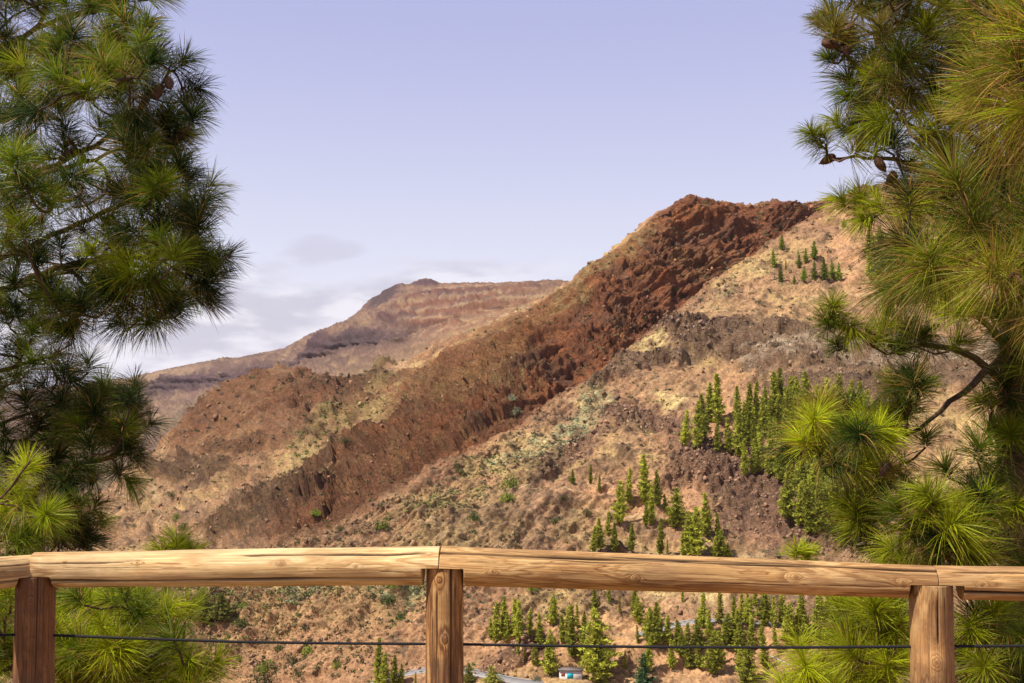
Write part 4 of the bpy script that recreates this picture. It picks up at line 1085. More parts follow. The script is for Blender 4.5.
class Pine:
    def __init__(self, label, root, trunk_pts, trunk_r, seed):
        self.r = np.random.default_rng(seed)
        self.t = props(empty("pine_tree", root), label, "pine tree")
        self.O = np.array(root, float)
        self.trunk = np.array(trunk_pts, float); self.tr = trunk_r
        d = np.r_[0, np.cumsum(np.linalg.norm(np.diff(self.trunk, axis=0), axis=1))]
        tt = np.linspace(0, d[-1], 60); P_ = np.stack([np.interp(tt, d, self.trunk[:, i]) for i in range(3)], -1)
        P_[1:-1] += self.r.normal(0, .006, (58, 3)); R_ = np.interp(tt, d, trunk_r)
        V, Fq = tube(P_, R_, 18)
        link("trunk", mesh_np("trunk", V - self.O, Fq, M_BARK, smooth=True), self.t)
    def limb(self, path, r0, tufts, n_need=170, wid=0.0026, cones=(), bare=()):
        """path: world points from the trunk outwards; tufts: list of (tip point, size, tone, brown)"""
        r = self.r
        path = np.array(path, float); d = np.r_[0, np.cumsum(np.linalg.norm(np.diff(path, axis=0), axis=1))]
        nn = max(6, int(d[-1] / 0.09)); tt = np.linspace(0, d[-1], nn)
        Pm = np.stack([np.interp(tt, d, path[:, i]) for i in range(3)], -1)
        for _ in range(3): Pm[1:-1] = .25 * Pm[:-2] + .5 * Pm[1:-1] + .25 * Pm[2:]
        Pm[1:] += r.normal(0, .007, (nn - 1, 3))
        nodes = [p for p in Pm]; par = [-1] + list(range(nn - 1)); plen = [0.05 * i for i in range(nn)]; load = [0.0] * nn
        tips = []
        order = sorted(range(len(tufts)), key=lambda i: np.min(np.linalg.norm(Pm - tufts[i][0], axis=1)))
        for oi in order:
            tip, size, tone, brown = tufts[oi]
            N_ = np.array(nodes)
            out = tip - N_; L_ = np.linalg.norm(out, axis=1) + 1e-6
            pdir = np.array([N_[i] - N_[par[i]] if par[i] >= 0 else Pm[1] - Pm[0] for i in range(len(N_))]); pdir /= np.linalg.norm(pdir, axis=1, keepdims=True) + 1e-6
            align = (out / L_[:, None] * pdir).sum(1)
            cost = L_ * (1.25 - 0.55 * align) + 0.12 * np.array(plen)
            cost[L_ < 0.07] += 0.4
            i0 = int(np.argmin(cost)); a = N_[i0]; L0 = L_[i0]
            k = max(3, int(L0 / 0.08)); sag = 0.13 * L0; side = r.normal(0, .05 * L0, 3)
            cur = i0
            # leaves its parent along the parent's direction and turns up to the tip
            c1 = a + pdir[i0] * L0 * 0.35 + side; c2 = tip - np.array([0, 0, 1.0]) * L0 * 0.22 - (tip - a) * 0.22
            for s in np.linspace(0, 1, k + 1)[1:]:
                p = (1 - s) ** 3 * a + 3 * (1 - s) ** 2 * s * c1 + 3 * (1 - s) * s * s * c2 + s ** 3 * tip
                if s < 1: p = p + r.normal(0, .004, 3)
                nodes.append(p); par.append(cur); plen.append(plen[cur] + L0 / k); load.append(0.0); cur = len(nodes) - 1
            tips.append((cur, size, tone, brown))
        for (c, *_x) in tips:
            i = c
            while i >= 0: load[i] += 1; i = par[i]
        load = np.array(load)
        rad = 0.0032 + 0.0026 * np.sqrt(load); rad = np.minimum(rad, r0)
        rad[:nn] = np.maximum(rad[:nn], np.linspace(r0, 0.005, nn))
        # tubes edge by edge
        N_ = np.array(nodes); pr = np.array(par); e = np.where(pr >= 0)[0]
        A_ = N_[pr[e]]; B_ = N_[e]; D_v = B_ - A_; Ld = np.linalg.norm(D_v, axis=1, keepdims=True) + 1e-9; D_v = D_v / Ld
        U = np.cross(D_v, [0.13, 0.21, 0.97]); U /= np.linalg.norm(U, axis=1, keepdims=True); W = np.cross(D_v, U)
        m_ = 6; th = np.arange(m_) / m_ * 6.2832
        ringv = np.cos(th)[None, :, None] * U[:, None] + np.sin(th)[None, :, None] * W[:, None]
        ra = rad[pr[e]].copy(); isnew = (rad[e] < ra * 0.7); ra[isnew] = rad[e][isnew] * 1.25
        Va = A_[:, None] - D_v[:, None] * 0.003 + ringv * ra[:, None, None]; Vb_ = B_[:, None] + D_v[:, None] * 0.003 + ringv * rad[e][:, None, None]
        V = np.concatenate([Va, Vb_], 1).reshape(-1, 3)
        j = np.arange(m_); f0 = np.stack([j, (j + 1) % m_, (j + 1) % m_ + m_, j + m_], -1)
        Fq = (f0[None] + (np.arange(len(e)) * 2 * m_)[:, None, None]).reshape(-1, 4)
        lb = link("limb", mesh_np("limb", V - self.O, Fq, M_BARK, smooth=True), self.t)
        parts = []; cols = []
        off = 0; VV = []; FF = []
        for (c, size, tone, brown) in tips:
            ax_ = N_[c] - N_[par[c]]; ax_ /= np.linalg.norm(ax_) + 1e-9
            ax_ = ax_ * 0.6 + np.array([0, 0, 0.55]) + r.normal(0, .22, 3)
            v, f, cc = tuft(N_[c], ax_, size, int(n_need * r.uniform(0.8, 1.2)), r, tone, wid, brown, droop=r.uniform(0.1, 0.4), spread=r.uniform(0.85, 1.2))
            VV.append(v); FF.append(f + off); off += len(v); cols.append(cc)
            # older whorl further back on the twig
            if par[c] >= 0 and par[par[c]] >= 0 and r.random() < 0.8:
                v, f, cc = tuft(N_[par[par[c]]], ax_ * 0.6 + (N_[c] - N_[par[c]]) * 6, size * 0.92, int(n_need * 0.4), r, np.array(tone) * 0.85, wid, brown + 0.12, droop=0.35, spread=1.35)
                VV.append(v); FF.append(f + off); off += len(v); cols.append(cc)
        if VV:
            link("needles", mesh_np("needles", np.concatenate(VV) - self.O, np.concatenate(FF), M_NEEDLE, colors=np.concatenate(cols)), lb)
        for cpt in cones:
            o = link("pine_cone", CONE, lb, Vector(np.array(cpt) - self.O)); o.rotation_euler = (r.normal(0, .5), r.normal(0, .5), r.random() * 6)
            sc_ = r.uniform(0.7, 0.95); o.scale = (sc_ * .8, sc_ * .8, sc_ * 1.1)
        return N_

def W3(px, py, D): return PD(px, py, D)
def TF(px, py, D, size=0.2, tone=MG, brown=0.05):
    """tuft whose visual centre is at the pixel"""
    p = W3(px, py, D) - np.array([0, 0, size * 0.25])
    return (p, size, tone, brown)
def fill(n0, pg, D0, D1, tone_fn, size=(0.17, 0.23), mind=16, seed=0, brown=0.08, dn=1.45):
    n = int(n0 * dn); mind = mind * (0.85 if dn > 1.2 else 1.0)
    r = np.random.default_rng(seed); pts = []; xs = [p[0] for p in pg]; ys = [p[1] for p in pg]; tr = 0
    while len(pts) < n and tr < 20000:
        tr += 1
        x, y = r.uniform(min(xs), max(xs)), r.uniform(min(ys), max(ys))
        if not inpoly(x, y, pg): continue
        if any((x - a) ** 2 + (y - b) ** 2 < mind ** 2 for a, b, *_ in pts): continue
        pts.append((x, y))
    out = []
    for x, y in pts:
        tone = np.array(tone_fn(x, y, r)); out.append(TF(x, y, r.uniform(D0, D1), r.uniform(*size), tone, brown * r.uniform(0, 2)))
    return out
def mixt(a, b, t): return tuple(np.array(a) * (1 - t) + np.array(b) * t)
def tone_left(x, y, r):
    u = r.random()
    return DG if u < 0.6 else (MG if u < 0.9 else mixt(MG, YG, 0.6))  # mostly dark green: the crown's shade is put into the tuft colours
def tone_y(x, y, r):
    u = r.random()
    return YG if u < 0.6 else (MG if u < 0.85 else mixt(YG, OG, 0.5))
def tone_right(x, y, r):
    u = r.random()
    return mixt(MG, YG, 0.75) if u < 0.30 else (MG if u < 0.5 else (DG if u < 0.9 else OG))  # bright and dark tufts: sunlight and shade painted as needle colour

def gz(x, y):                                                    # ground under a point of the near slope
    r_h = math.hypot(x, y); c = int(np.argmin(np.abs(az - math.atan2(x, y)))); col = RR[:, c]; i = int(np.searchsorted(col, r_h)); return float(G2[min(i, NR - 1), c, 2])

# --- big pine at the left
tp = W3(-95, 300, 7.0); gx, gy = tp[0], tp[1]; g0 = gz(gx, gy)
bigL = Pine("large dark pine filling the left edge, its boughs reaching over the rail", (gx, gy, g0), [(gx, gy, g0 - .3), (gx + .05, gy, 1.5), (gx - .05, gy, 4), (gx, gy + .1, 9)], [0.17, 0.14, 0.11, 0.04], 31)
def trunkpt(T, z): return np.array([np.interp(z, T[:, 2], T[:, 0]), np.interp(z, T[:, 2], T[:, 1]), z])
def zpx(py, D): return float(W3(512, py, D)[2])
LP = [ # (polygon, count, limb path pixels, depth range, extra tufts, cones)
 ([(-60, -60), (60, -60), (150, -40), (150, 20), (110, 60), (40, 70), (-60, 40)], 30, [(-95, 120), (-30, 60), (60, 20), (130, -10)], (6.2, 7.2), [(131, 6, 6.4), (118, 28, 6.5), (143, 24, 6.6)]),
 ([(-60, 40), (60, 40), (140, 10), (150, 60), (130, 110), (60, 110), (-60, 120)], 28, [(-95, 210), (-20, 130), (50, 95), (110, 62), (140, 45)], (5.6, 6.8), [(65, 75, 5.4), (40, 100, 5.4), (92, 90, 5.5), (132, 62, 6.3)]),
 ([(110, 90), (160, 70), (208, 90), (205, 150), (160, 170), (110, 150)], 13, [(-60, 230), (40, 170), (110, 140), (150, 105), (172, 62)], (6.2, 7.2), [(172, 38, 6.4), (178, 55, 6.5), (165, 60, 6.3), (196, 60, 6.6), (205, 82, 6.6), (208, 105, 6.7), (190, 120, 6.5), (160, 95, 6.8), (150, 130, 6.4)]),
 ([(-60, 110), (70, 110), (150, 130), (150, 200), (80, 215), (-60, 210)], 30, [(-95, 260), (-10, 190), (60, 170), (120, 150), (160, 135)], (5.4, 6.9), [(15, 160, 5.2), (30, 185, 5.3), (80, 175, 6.0), (55, 150, 6.2)]),
 ([(130, 150), (190, 150), (212, 180), (215, 230), (150, 230), (120, 190)], 14, [(-60, 300), (30, 245), (100, 215), (150, 190), (185, 160)], (6.0, 7.0), [(195, 145, 6.5), (205, 165, 6.4), (185, 185, 6.2), (205, 200, 6.3), (168, 205, 6.1), (210, 222, 6.4)]),
 ([(80, 225), (150, 225), (225, 240), (232, 275), (200, 305), (140, 310), (90, 270)], 24, [(-80, 330), (0, 290), (80, 262), (140, 255), (200, 258)], (5.8, 6.8), [(222, 252, 6.2), (215, 275, 6.2), (196, 292, 6.1), (175, 312, 6.0), (150, 318, 6.1), (190, 258, 5.7), (165, 275, 5.8), (140, 290, 5.8)]),
 ([(-60, 200), (70, 210), (95, 270), (90, 320), (0, 330), (-60, 320)], 26, [(-95, 345), (-40, 310), (20, 285), (70, 270)], (6.0, 7.2), [(60, 300, 5.8), (85, 305, 5.8), (25, 230, 5.5), (75, 330, 6.2), (105, 300, 5.9)]),
 ([(-60, 330), (60, 330), (70, 360), (60, 400), (-60, 400)], 10, [(-95, 400), (-20, 375), (40, 362), (70, 345)], (6.6, 7.6), [(88, 365, 7.0), (60, 372, 7.0), (20, 352, 7.0)]),
 ([(70, 395), (140, 385), (155, 430), (145, 460), (110, 480), (60, 480), (40, 430)], 20, [(-95, 560), (-20, 520), (40, 485), (90, 462), (140, 452)], (6.8, 7.8), [(108, 385, 7.2), (130, 398, 7.2), (148, 405, 7.3), (142, 430, 7.2), (150, 448, 7.2), (120, 430, 7.0), (140, 468, 7.3), (95, 410, 7.1)]),
 ([(-60, 390), (60, 385), (90, 400), (60, 470), (-60, 480)], 16, [(-95, 500), (-30, 440), (20, 415), (70, 400)], (6.9, 8.0), [(85, 395, 7.2), (30, 400, 7.0), (50, 430, 7.2)]),
 ([(-60, 490), (80, 490), (100, 520), (85, 560), (-60, 580)], 22, [(-95, 620), (-20, 570), (40, 535), (85, 520)], (6.6, 7.8), [(90, 505, 7.2), (80, 540, 7.2), (60, 505, 7.2)]),
]
for k, (pg, n, pth, (d0, d1), ext) in enumerate(LP):
    T = bigL.trunk; dm = (d0 + d1) / 2
    pts = [W3(x, y, dm + (7.0 - dm) * (1 - i / (len(pth) - 1))) for i, (x, y) in enumerate(pth)]
    pts[0] = trunkpt(T, float(pts[0][2]))
    tf = fill(n, [(a - (8 if a > 150 else 0), b) for a, b in pg], d0, d1, tone_left, mind=15, seed=50 + k, dn=1.1 if k in (3, 4, 2) else 1.4) + [TF(x - (19 if x > 130 else 0), y, D, 0.20, [MG, DG, mixt(MG, YG, .25)][i % 3]) for i, (x, y, D) in enumerate(ext)]
    cn = [W3(x, y, 6.4) for x, y in {2: [(168, 78), (160, 84)], 4: [(170, 222)], 5: []}.get(k, [])]
    bigL.limb(pts, 0.028, tf, n_need=210, cones=cn, wid=0.0027)
# bough low at the left, its sunlight put into bright needle colours
bigL.limb([trunkpt(bigL.trunk, zpx(600, 6)), W3(-40, 540, 6.2), W3(10, 490, 6.0), W3(28, 462, 5.9)], 0.02,
          [TF(24, 464, 6.1, .17, YG), TF(12, 492, 6.1, .17, mixt(MG, YG, .7)), TF(0, 512, 6.2, .17, YG), TF(40, 508, 6.0, .19, mixt(MG, YG, .5)), TF(-10, 470, 6.3, .17, MG), TF(48, 525, 6.2, .2, MG), TF(12, 535, 6.1, .2, MG)], n_need=230)
# --- young pine under the left rail
yp = W3(70, 760, 5.6); gx, gy = yp[0], yp[1]; g0 = gz(gx, gy)
yl_ = Pine("young bright green pine below the rail beside the dark left post", (gx, gy, g0), [(gx, gy, g0 - .2), (gx + .05, gy, 0.2), (gx + .05, gy + .1, 0.55)], [0.05, 0.035, 0.015], 41)
YL = [([(58, 590), (130, 590), (150, 620), (120, 650), (58, 650)], 10, [(75, 700), (90, 650), (110, 615)], [(160, 610), (125, 612), (85, 605), (140, 600), (100, 625)]),
      ([(-40, 590), (16, 590), (16, 683), (-40, 690)], 8, [(65, 720), (20, 680), (-10, 620)], [(5, 610), (8, 645)]),
      ([(56, 640), (120, 640), (120, 700), (56, 700)], 10, [(75, 730), (85, 690), (95, 660)], [(75, 650), (95, 668), (80, 683)]),
      ([(110, 640), (185, 630), (200, 690), (110, 700)], 9, [(75, 740), (130, 700), (180, 668)], [(205, 662), (190, 672), (150, 668), (165, 655), (172, 625), (185, 612), (135, 660)])]
for k, (pg, n, pth, ext) in enumerate(YL):
    yl_.limb([trunkpt(yl_.trunk, float(W3(*pth[0], 5.6)[2]))] + [W3(x, y, 5.6) for x, y in pth[1:]], 0.013, fill(n, pg, 5.2, 6.2, tone_y, mind=15, seed=80 + k) + [TF(x, y, 5.5 + .1 * (i % 4), .19, [YG, mixt(YG, MG, .4)][i % 2]) for i, (x, y) in enumerate(ext)], n_need=190)
yl_.limb([trunkpt(yl_.trunk, .3), W3(150, 620, 5.9), W3(176, 572, 5.9)], 0.012, [TF(176, 546, 5.9, .19, YG), TF(190, 556, 5.9, .17, YG), TF(163, 556, 5.9, .17, YG)], n_need=230)

# --- big pine at the right
tp = W3(1026, 600, 6.4); gx, gy = tp[0], tp[1]; g0 = gz(gx, gy)
bigR = Pine("large pine filling the right edge with long yellow-tipped needles and cones", (gx, gy, g0), [(gx, gy, g0 - .3), (gx, gy, 1.4), (gx + .08, gy, 3.2), (gx, gy + .1, 8)], [0.16, 0.135, 0.115, 0.04], 51)
RP = [ # polygon, count, path, depth range, extras (x,y,D,size,tone), cones, needles, width
 ([(800, -80), (900, -80), (900, -20), (830, -10)], 8, [(1028, 60), (960, 10), (890, -10), (840, -30)], (5.6, 6.4), [(838, 10, 5.9, .15, MG), (862, 8, 5.9, .16, MG), (880, -12, 6, .17, MG)], []),
 ([(820, 25), (850, 20), (880, 70), (860, 90), (835, 60)], 4, [(1028, 180), (950, 120), (880, 85), (845, 60), (838, 35)], (5.6, 6.2), [(822, 22, 5.9, .13, OG), (840, 28, 5.9, .14, MG), (858, 8, 5.9, .15, OG), (874, 28, 5.9, .13, MG), (832, 58, 5.9, .11, MG), (850, 40, 5.9, .12, MG)], [(845, 48), (822, 42), (852, 25)]),
 ([(840, 80), (890, 70), (905, 110), (850, 115)], 5, [(1028, 230), (950, 160), (895, 115), (865, 90)], (5.4, 6.2), [(870, 72, 5.7, .15, YG), (852, 95, 5.8, .14, MG), (890, 62, 5.7, .16, mixt(MG, YG, .6)), (885, 92, 5.8, .15, MG)], [(862, 115), (870, 120)]),
 ([(830, 120), (880, 115), (880, 145), (840, 150)], 2, [(1028, 260), (960, 190), (905, 160), (860, 155), (830, 158)], (5.5, 6.1), [(826, 138, 5.8, .14, YG), (842, 122, 5.8, .15, YG), (815, 134, 5.8, .13, mixt(MG, YG, .5)), (858, 128, 5.8, .12, MG), (905, 165, 5.8, .12, MG), (884, 142, 5.8, .10, MG)], [(835, 156), (858, 137), (876, 158), (895, 172), (866, 128)]),
 ([(880, 20), (960, 0), (980, 60), (960, 120), (900, 140), (880, 90)], 24, [(1028, 210), (990, 130), (940, 90), (900, 60)], (4.9, 6.2), [], []),
 ([(880, -60), (1060, -60), (1060, 20), (960, 30), (890, 10)], 26, [(1028, 40), (990, 0), (940, -20)], (5.0, 6.4), [], []),
 ([(960, 60), (1060, 60), (1060, 180), (960, 180)], 20, [(1028, 250), (1000, 180), (980, 120)], (5.2, 6.4), [], []),
 ([(890, 140), (960, 140), (1040, 180), (1040, 260), (960, 280), (900, 230)], 30, [(1028, 320), (1000, 260), (950, 220), (910, 190)], (5.0, 6.2), [(862, 196, 5.9, .16, YG), (848, 200, 5.9, .16, YG), (885, 204, 5.8, .17, YG), (872, 212, 5.8, .15, mixt(MG, YG, .5)), (905, 215, 5.6, .17, OG)], []),
 ([(890, 250), (960, 260), (1040, 260), (1040, 330), (960, 315), (905, 305)], 18, [(1028, 390), (1000, 330), (950, 300), (910, 290)], (5.0, 6.2), [], []),
 ([(900, 325), (960, 340), (950, 355), (905, 350)], 3, [(1028, 400), (960, 345), (900, 345), (850, 335), (835, 325)], (5.6, 6.2), [(832, 308, 5.8, .17, YG), (845, 322, 5.8, .16, YG), (828, 322, 5.8, .15, MG), (838, 345, 5.9, .12, MG), (878, 325, 5.8, .17, YG), (872, 340, 5.8, .13, YG), (892, 347, 5.8, .13, MG), (920, 335, 5.8, .14, MG)], []),
 ([(1000, 350), (1050, 340), (1050, 440), (1000, 440)], 6, [(1028, 440), (1000, 400), (980, 380)], (5.4, 6.6), [(1010, 345, 5.7, .2, MG), (1025, 365, 5.6, .2, mixt(MG, YG, .4)), (1005, 380, 5.7, .19, DG), (1020, 405, 5.7, .2, MG), (990, 400, 5.8, .17, mixt(MG, YG, .5)), (1008, 430, 5.7, .19, mixt(MG, YG, .4)), (1022, 450, 5.7, .19, DG), (1000, 460, 5.7, .18, MG), (985, 425, 5.8, .18, MG), (1000, 395, 5.8, .2, DG), (1015, 365, 5.7, .2, DG)], []),
 ([(890, 370), (920, 370), (925, 420), (890, 425)], 3, [(1028, 330), (990, 372), (945, 405), (915, 432), (900, 440)], (5.6, 6.2), [(915, 378, 5.8, .17, DG), (920, 388, 5.8, .17, MG), (897, 388, 5.9, .18, YG), (903, 405, 6, .17, MG), (890, 412, 6, .15, MG)], []),
 ([(800, 405), (880, 405), (890, 470), (850, 480), (800, 450)], 16, [(1028, 560), (960, 520), (910, 480), (870, 455), (825, 440)], (5.7, 6.6), [(812, 418, 6, .19, YG), (806, 440, 6.1, .17, YG), (825, 425, 6.2, .19, YG), (868, 428, 5.8, .2, YG), (885, 440, 5.8, .2, YG), (862, 415, 6, .18, YG), (838, 470, 6, .18, YG), (850, 462, 5.9, .18, YG), (866, 462, 5.9, .18, YG), (925, 440, 6, .17, MG)], [(888, 462)]),
 ([(840, 480), (890, 480), (900, 545), (850, 545)], 6, [(1028, 610), (970, 570), (920, 540), (880, 520)], (5.8, 6.6), [(862, 525, 6, .19, YG), (875, 510, 6, .17, MG), (850, 505, 6.1, .17, mixt(MG, YG, .5)), (880, 490, 6, .18, MG), (870, 545, 6, .18, MG)], []),
 ([(900, 490), (970, 480), (990, 560), (900, 570)], 14, [(1028, 640), (990, 590), (950, 550), (925, 520)], (5.0, 5.8), [(925, 505, 5.2, .23, YG), (940, 520, 5.1, .24, YG), (955, 535, 5.2, .23, YG), (915, 530, 5.3, .22, YG), (905, 545, 5.5, .2, YG), (960, 505, 5.6, .2, YG)], []),
 ([(960, 450), (1040, 440), (1040, 560), (970, 560), (965, 480)], 13, [(1028, 580), (1000, 530), (980, 490)], (5.6, 6.8), [(990, 500, 5.6, .2, YG), (985, 515, 5.6, .2, mixt(MG, YG, .5)), (950, 470, 5.8, .18, MG)], []),
]
for k, (pg, n, pth, (d0, d1), ext, cn) in enumerate(RP):
    T = bigR.trunk; dm = (d0 + d1) / 2
    pts = [W3(x, y, dm + (6.4 - dm) * (1 - i / (len(pth) - 1))) for i, (x, y) in enumerate(pth)]
    pts[0] = trunkpt(T, float(pts[0][2]))
    tf = fill(n, pg, d0, d1, tone_right if k not in (10, 5, 6) else tone_left, mind=16, seed=150 + k, brown=0.15, dn=1.0) + [TF(x, y, D, s, t, 0.08) for (x, y, D, s, t) in ext]
    bigR.limb(pts, 0.026 if k != 11 else 0.03, tf, n_need=210, cones=[W3(x, y, 5.8) for x, y in cn], wid=0.0026)
# boughs that come forward over the lookout: long needles seen close
near = [(1012, 28, 3.7, .24, mixt(MG, YG, .7)), (992, 72, 3.9, .23, mixt(MG, YG, .5)), (1030, 95, 3.7, .24, mixt(MG, YG, .6)), (1006, 122, 4.0, .22, OG), (975, 40, 4.2, .20, MG), (975, 105, 4.2, .2, mixt(MG, OG, .5)), (1045, 30, 3.6, .24, YG), (1050, 150, 3.8, .24, OG), (960, -30, 3.8, .22, DG), (905, -38, 3.8, .20, DG), (1015, -30, 3.6, .23, MG), (1022, 62, 3.7, .22, MG)]
bigR.limb([trunkpt(bigR.trunk, zpx(180, 5)), W3(1120, 150, 5), W3(1120, 110, 4), W3(1060, 80, 3.5)], 0.03, [TF(*a, brown=0.3) for a in near], n_need=260, wid=0.0021)
near = [(962, 180, 4.3, .25, mixt(MG, YG, .3)), (935, 262, 4.2, .26, mixt(MG, YG, .4)), (952, 258, 4.3, .23, MG), (1008, 262, 3.9, .25, mixt(OG, YG, .4)), (1034, 300, 3.8, .25, OG), (985, 225, 4.3, .24, MG), (1030, 210, 4.0, .26, MG), (920, 235, 4.4, .24, DG), (1045, 255, 3.8, .25, mixt(MG, YG, .5)), (905, 270, 4.6, .22, MG), (910, 200, 4.7, .21, DG)]
bigR.limb([trunkpt(bigR.trunk, zpx(330, 5)), W3(1110, 300, 5), W3(1080, 280, 4.4), W3(1010, 250, 4.3)], 0.03, [TF(*a, brown=0.25) for a in near], n_need=250, wid=0.0022)

# --- young pine under the right rail
yp = W3(890, 800, 5.4); gx, gy = yp[0], yp[1]; g0 = gz(gx, gy)
yr = Pine("young bright yellow-green pine below the rail around the right post", (gx, gy, g0), [(gx, gy, g0 - .2), (gx, gy, 0.2), (gx + .1, gy + .1, 0.95)], [0.05, 0.035, 0.012], 61)
YR = [([(840, 600), (905, 600), (905, 650), (850, 650)], 7, [(890, 720), (870, 660), (865, 620)], [(875, 608), (898, 605), (862, 640), (850, 655), (895, 625), (880, 640)]),
      ([(790, 645), (905, 640), (905, 700), (790, 700)], 10, [(890, 740), (840, 700), (808, 672)], [(806, 664), (815, 680), (795, 682), (850, 672), (885, 665), (870, 680), (840, 685)]),
      ([(955, 610), (1040, 610), (1040, 700), (955, 700)], 14, [(890, 740), (950, 690), (985, 640)], [(970, 625), (985, 640), (1000, 665), (965, 660), (995, 615)])]
for k, (pg, n, pth, ext) in enumerate(YR):
    yr.limb([trunkpt(yr.trunk, float(W3(*pth[0], 5.4)[2]))] + [W3(x, y, 5.4) for x, y in pth[1:]], 0.013, fill(n, pg, 5.1, 6.0, tone_y if k < 2 else tone_right, mind=16, seed=180 + k) + [TF(x, y, 5.2 + .1 * (i % 4), .19, [YG, mixt(YG, MG, .4)][i % 2]) for i, (x, y) in enumerate(ext)], n_need=180)
# small tuft tops that just clear the rail at right
yr.limb([trunkpt(yr.trunk, .4), W3(830, 600, 5.8), W3(797, 575, 5.8)], 0.01, [TF(795, 552, 5.8, .13, YG), TF(806, 556, 5.8, .12, YG)], n_need=200)
# ------------------------------------------------------------------ camera, sky, sun, air
cam = bpy.data.cameras.new("camera"); co = bpy.data.objects.new("camera", cam); COL.objects.link(co)
cam.sensor_width = 36; cam.lens = 36 * F / 1024; cam.clip_start = 0.1; cam.clip_end = 60000
co.location = (0, 0, CAMZ); co.rotation_euler = (math.pi / 2 + PITCH, 0, 0)
scene.camera = co

SUN_EL = math.radians(54); SUN_AZ = math.radians(-114)      # azimuth from +Y towards +X
sd = Vector((math.cos(SUN_EL) * math.sin(SUN_AZ), math.cos(SUN_EL) * math.cos(SUN_AZ), math.sin(SUN_EL)))
sun = bpy.data.lights.new("sun", 'SUN'); sun.energy = 5.0; sun.angle = math.radians(0.5); sun.color = (1.0, 0.93, 0.82)
so = bpy.data.objects.new("sun", sun); COL.objects.link(so)
so.rotation_euler = (-sd).to_track_quat('-Z', 'Y').to_euler()

w = bpy.data.worlds.new("World"); scene.world = w; w.use_nodes = True
nt = w.node_tree; N = nt.nodes; L = nt.links; N.clear()
out = N.new("ShaderNodeOutputWorld"); bg = N.new("ShaderNodeBackground")
sky = N.new("ShaderNodeTexSky"); sky.sky_type = 'NISHITA'; sky.sun_disc = False
sky.sun_elevation = SUN_EL; sky.sun_rotation = SUN_AZ; sky.altitude = 600; sky.air_density = 1.0; sky.dust_density = 1.6; sky.ozone_density = 1.6
bg.inputs["Strength"].default_value = 0.09
# thin high haze and a low bank of cloud, laid out by direction
tc = N.new("ShaderNodeTexCoord")
sep = N.new("ShaderNodeSeparateXYZ"); L.new(tc.outputs["Generated"], sep.inputs[0])
mp = N.new("ShaderNodeMapping"); mp.inputs["Scale"].default_value = (1, 1, 3.2); L.new(tc.outputs["Generated"], mp.inputs[0])
nz = N.new("ShaderNodeTexNoise"); nz.inputs["Scale"].default_value = 7.0; nz.inputs["Detail"].default_value = 7; nz.inputs["Roughness"].default_value = 0.55
L.new(mp.outputs[0], nz.inputs["Vector"])
def mr(val, a, b, c=0.0, d=1.0):
    n = N.new("ShaderNodeMapRange"); n.interpolation_type = 'SMOOTHSTEP'
    for i, v in zip((1, 2, 3, 4), (a, b, c, d)): n.inputs[i].default_value = v
    L.new(val, n.inputs[0]); return n.outputs[0]
def mth(op, a, b):
    n = N.new("ShaderNodeMath"); n.operation = op
    for i, v in enumerate((a, b)):
        if isinstance(v, (int, float)): n.inputs[i].default_value = v
        else: L.new(v, n.inputs[i])
    return n.outputs[0]
z = sep.outputs[2]
hazef = mr(z, 0.30, 0.75, 0.88, 0.35)
gr_ = N.new('ShaderNodeMix'); gr_.data_type = 'RGBA'; L.new(mr(z, 0.0, 0.38), gr_.inputs['Factor']); gr_.inputs[6].default_value = (7.2, 7.15, 8.0, 1); gr_.inputs[7].default_value = (3.9, 4.05, 6.5, 1)
band = mth('MULTIPLY', mr(z, 0.16, 0.085), mr(nz.outputs[0], 0.42, 0.62))
# the cloud bank: upper edge follows noise
edge = mth('ADD', z, mth('MULTIPLY', mth('SUBTRACT', nz.outputs[0], 0.5), -0.16))
leftm = mr(sep.outputs[0], 0.12, -0.10)
bank = mth('MULTIPLY', mr(edge, 0.135, 0.095), leftm)
mixa = N.new("ShaderNodeMix"); mixa.data_type = 'RGBA'
L.new(hazef, mixa.inputs["Factor"]); L.new(sky.outputs[0], mixa.inputs[6]); L.new(gr_.outputs[2], mixa.inputs[7])
mixb = N.new("ShaderNodeMix"); mixb.data_type = 'RGBA'
L.new(mth('MULTIPLY', bank, 0.9), mixb.inputs["Factor"]); L.new(mixa.outputs[2], mixb.inputs[6]); 
nz2 = N.new("ShaderNodeTexNoise"); nz2.inputs["Scale"].default_value = 16.0; nz2.inputs["Detail"].default_value = 5
L.new(mp.outputs[0], nz2.inputs["Vector"])
mixc = N.new("ShaderNodeMix"); mixc.data_type = 'RGBA'; L.new(mr(nz2.outputs[0], 0.38, 0.62), mixc.inputs["Factor"])
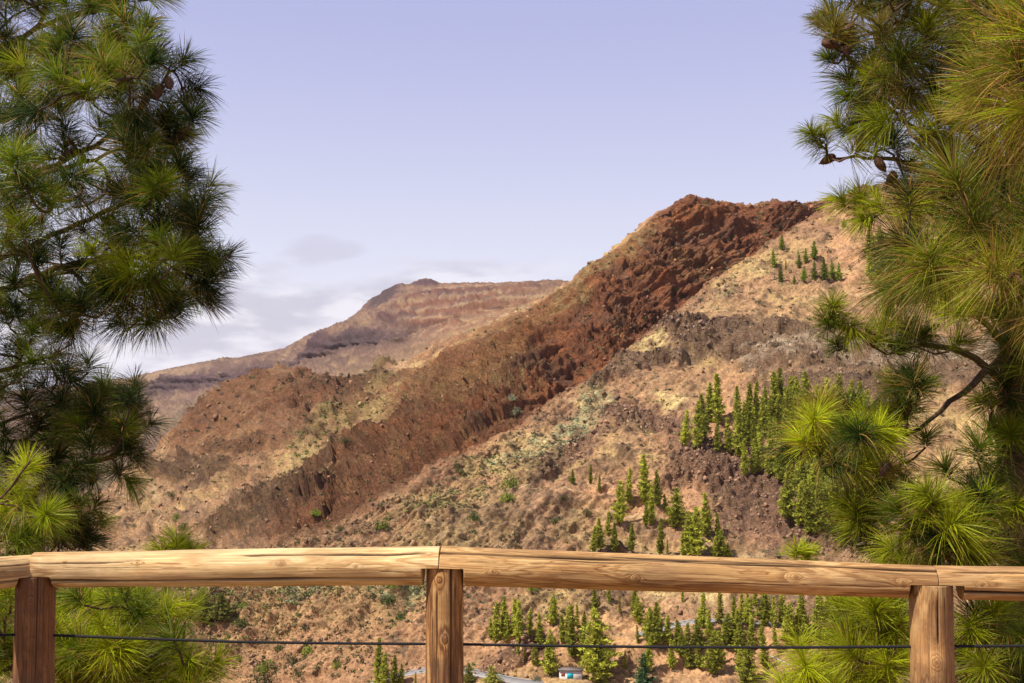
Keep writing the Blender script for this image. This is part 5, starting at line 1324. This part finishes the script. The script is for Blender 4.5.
mixc.inputs[6].default_value = (4.95, 4.8, 5.7, 1); mixc.inputs[7].default_value = (7.2, 7.0, 7.6, 1)
L.new(mixc.outputs[2], mixb.inputs[7])
# a separate small puff over the bank
wx = mth('ADD', sep.outputs[0], mth('MULTIPLY', mth('SUBTRACT', nz2.outputs[0], 0.5), 0.09)); wz = mth('ADD', z, mth('MULTIPLY', mth('SUBTRACT', nz.outputs[0], 0.5), 0.06))
ex_ = mth('POWER', mth('ABSOLUTE', mth('DIVIDE', mth('ADD', wx, 0.168), 0.030), 0), 2.0); ez_ = mth('POWER', mth('ABSOLUTE', mth('DIVIDE', mth('SUBTRACT', wz, 0.126), 0.013), 0), 2.0)
puff = mr(mth('ADD', ex_, ez_), 1.5, 0.1)
mixd = N.new("ShaderNodeMix"); mixd.data_type = 'RGBA'; L.new(mth('MULTIPLY', puff, 0.6), mixd.inputs["Factor"]); L.new(mixb.outputs[2], mixd.inputs[6]); mixd.inputs[7].default_value = (4.9, 4.8, 5.9, 1)
L.new(mixd.outputs[2], bg.inputs["Color"]); L.new(bg.outputs[0], out.inputs[0])

# air
if HAZE > 0:
    V, Fq = box_vf(-9600, 9600, -9600, 9600, -175, 420)
    hm = bpy.data.materials.new("air"); hm.use_nodes = True; hn = hm.node_tree.nodes; hn.clear()
    ho = hn.new("ShaderNodeOutputMaterial"); hv = hn.new("ShaderNodeVolumePrincipled")
    hv.inputs["Density"].default_value = HAZE; hv.inputs["Color"].default_value = (0.90, 0.90, 0.97, 1); hv.inputs["Anisotropy"].default_value = 0.2
    hm.node_tree.links.new(hv.outputs[0], ho.inputs["Volume"])
    props(link("haze", mesh_np("haze", V, Fq, hm)), kind="stuff")

scene.view_settings.view_transform = 'Standard'; scene.view_settings.look = 'None'
scene.view_settings.exposure = EXPOSURE; scene.view_settings.gamma = 1.0
scene.render.engine = 'CYCLES'
scene.cycles.max_bounces = 6; scene.cycles.diffuse_bounces = 3; scene.cycles.transmission_bounces = 4; scene.cycles.volume_bounces = 1
scene.cycles.use_denoising = True
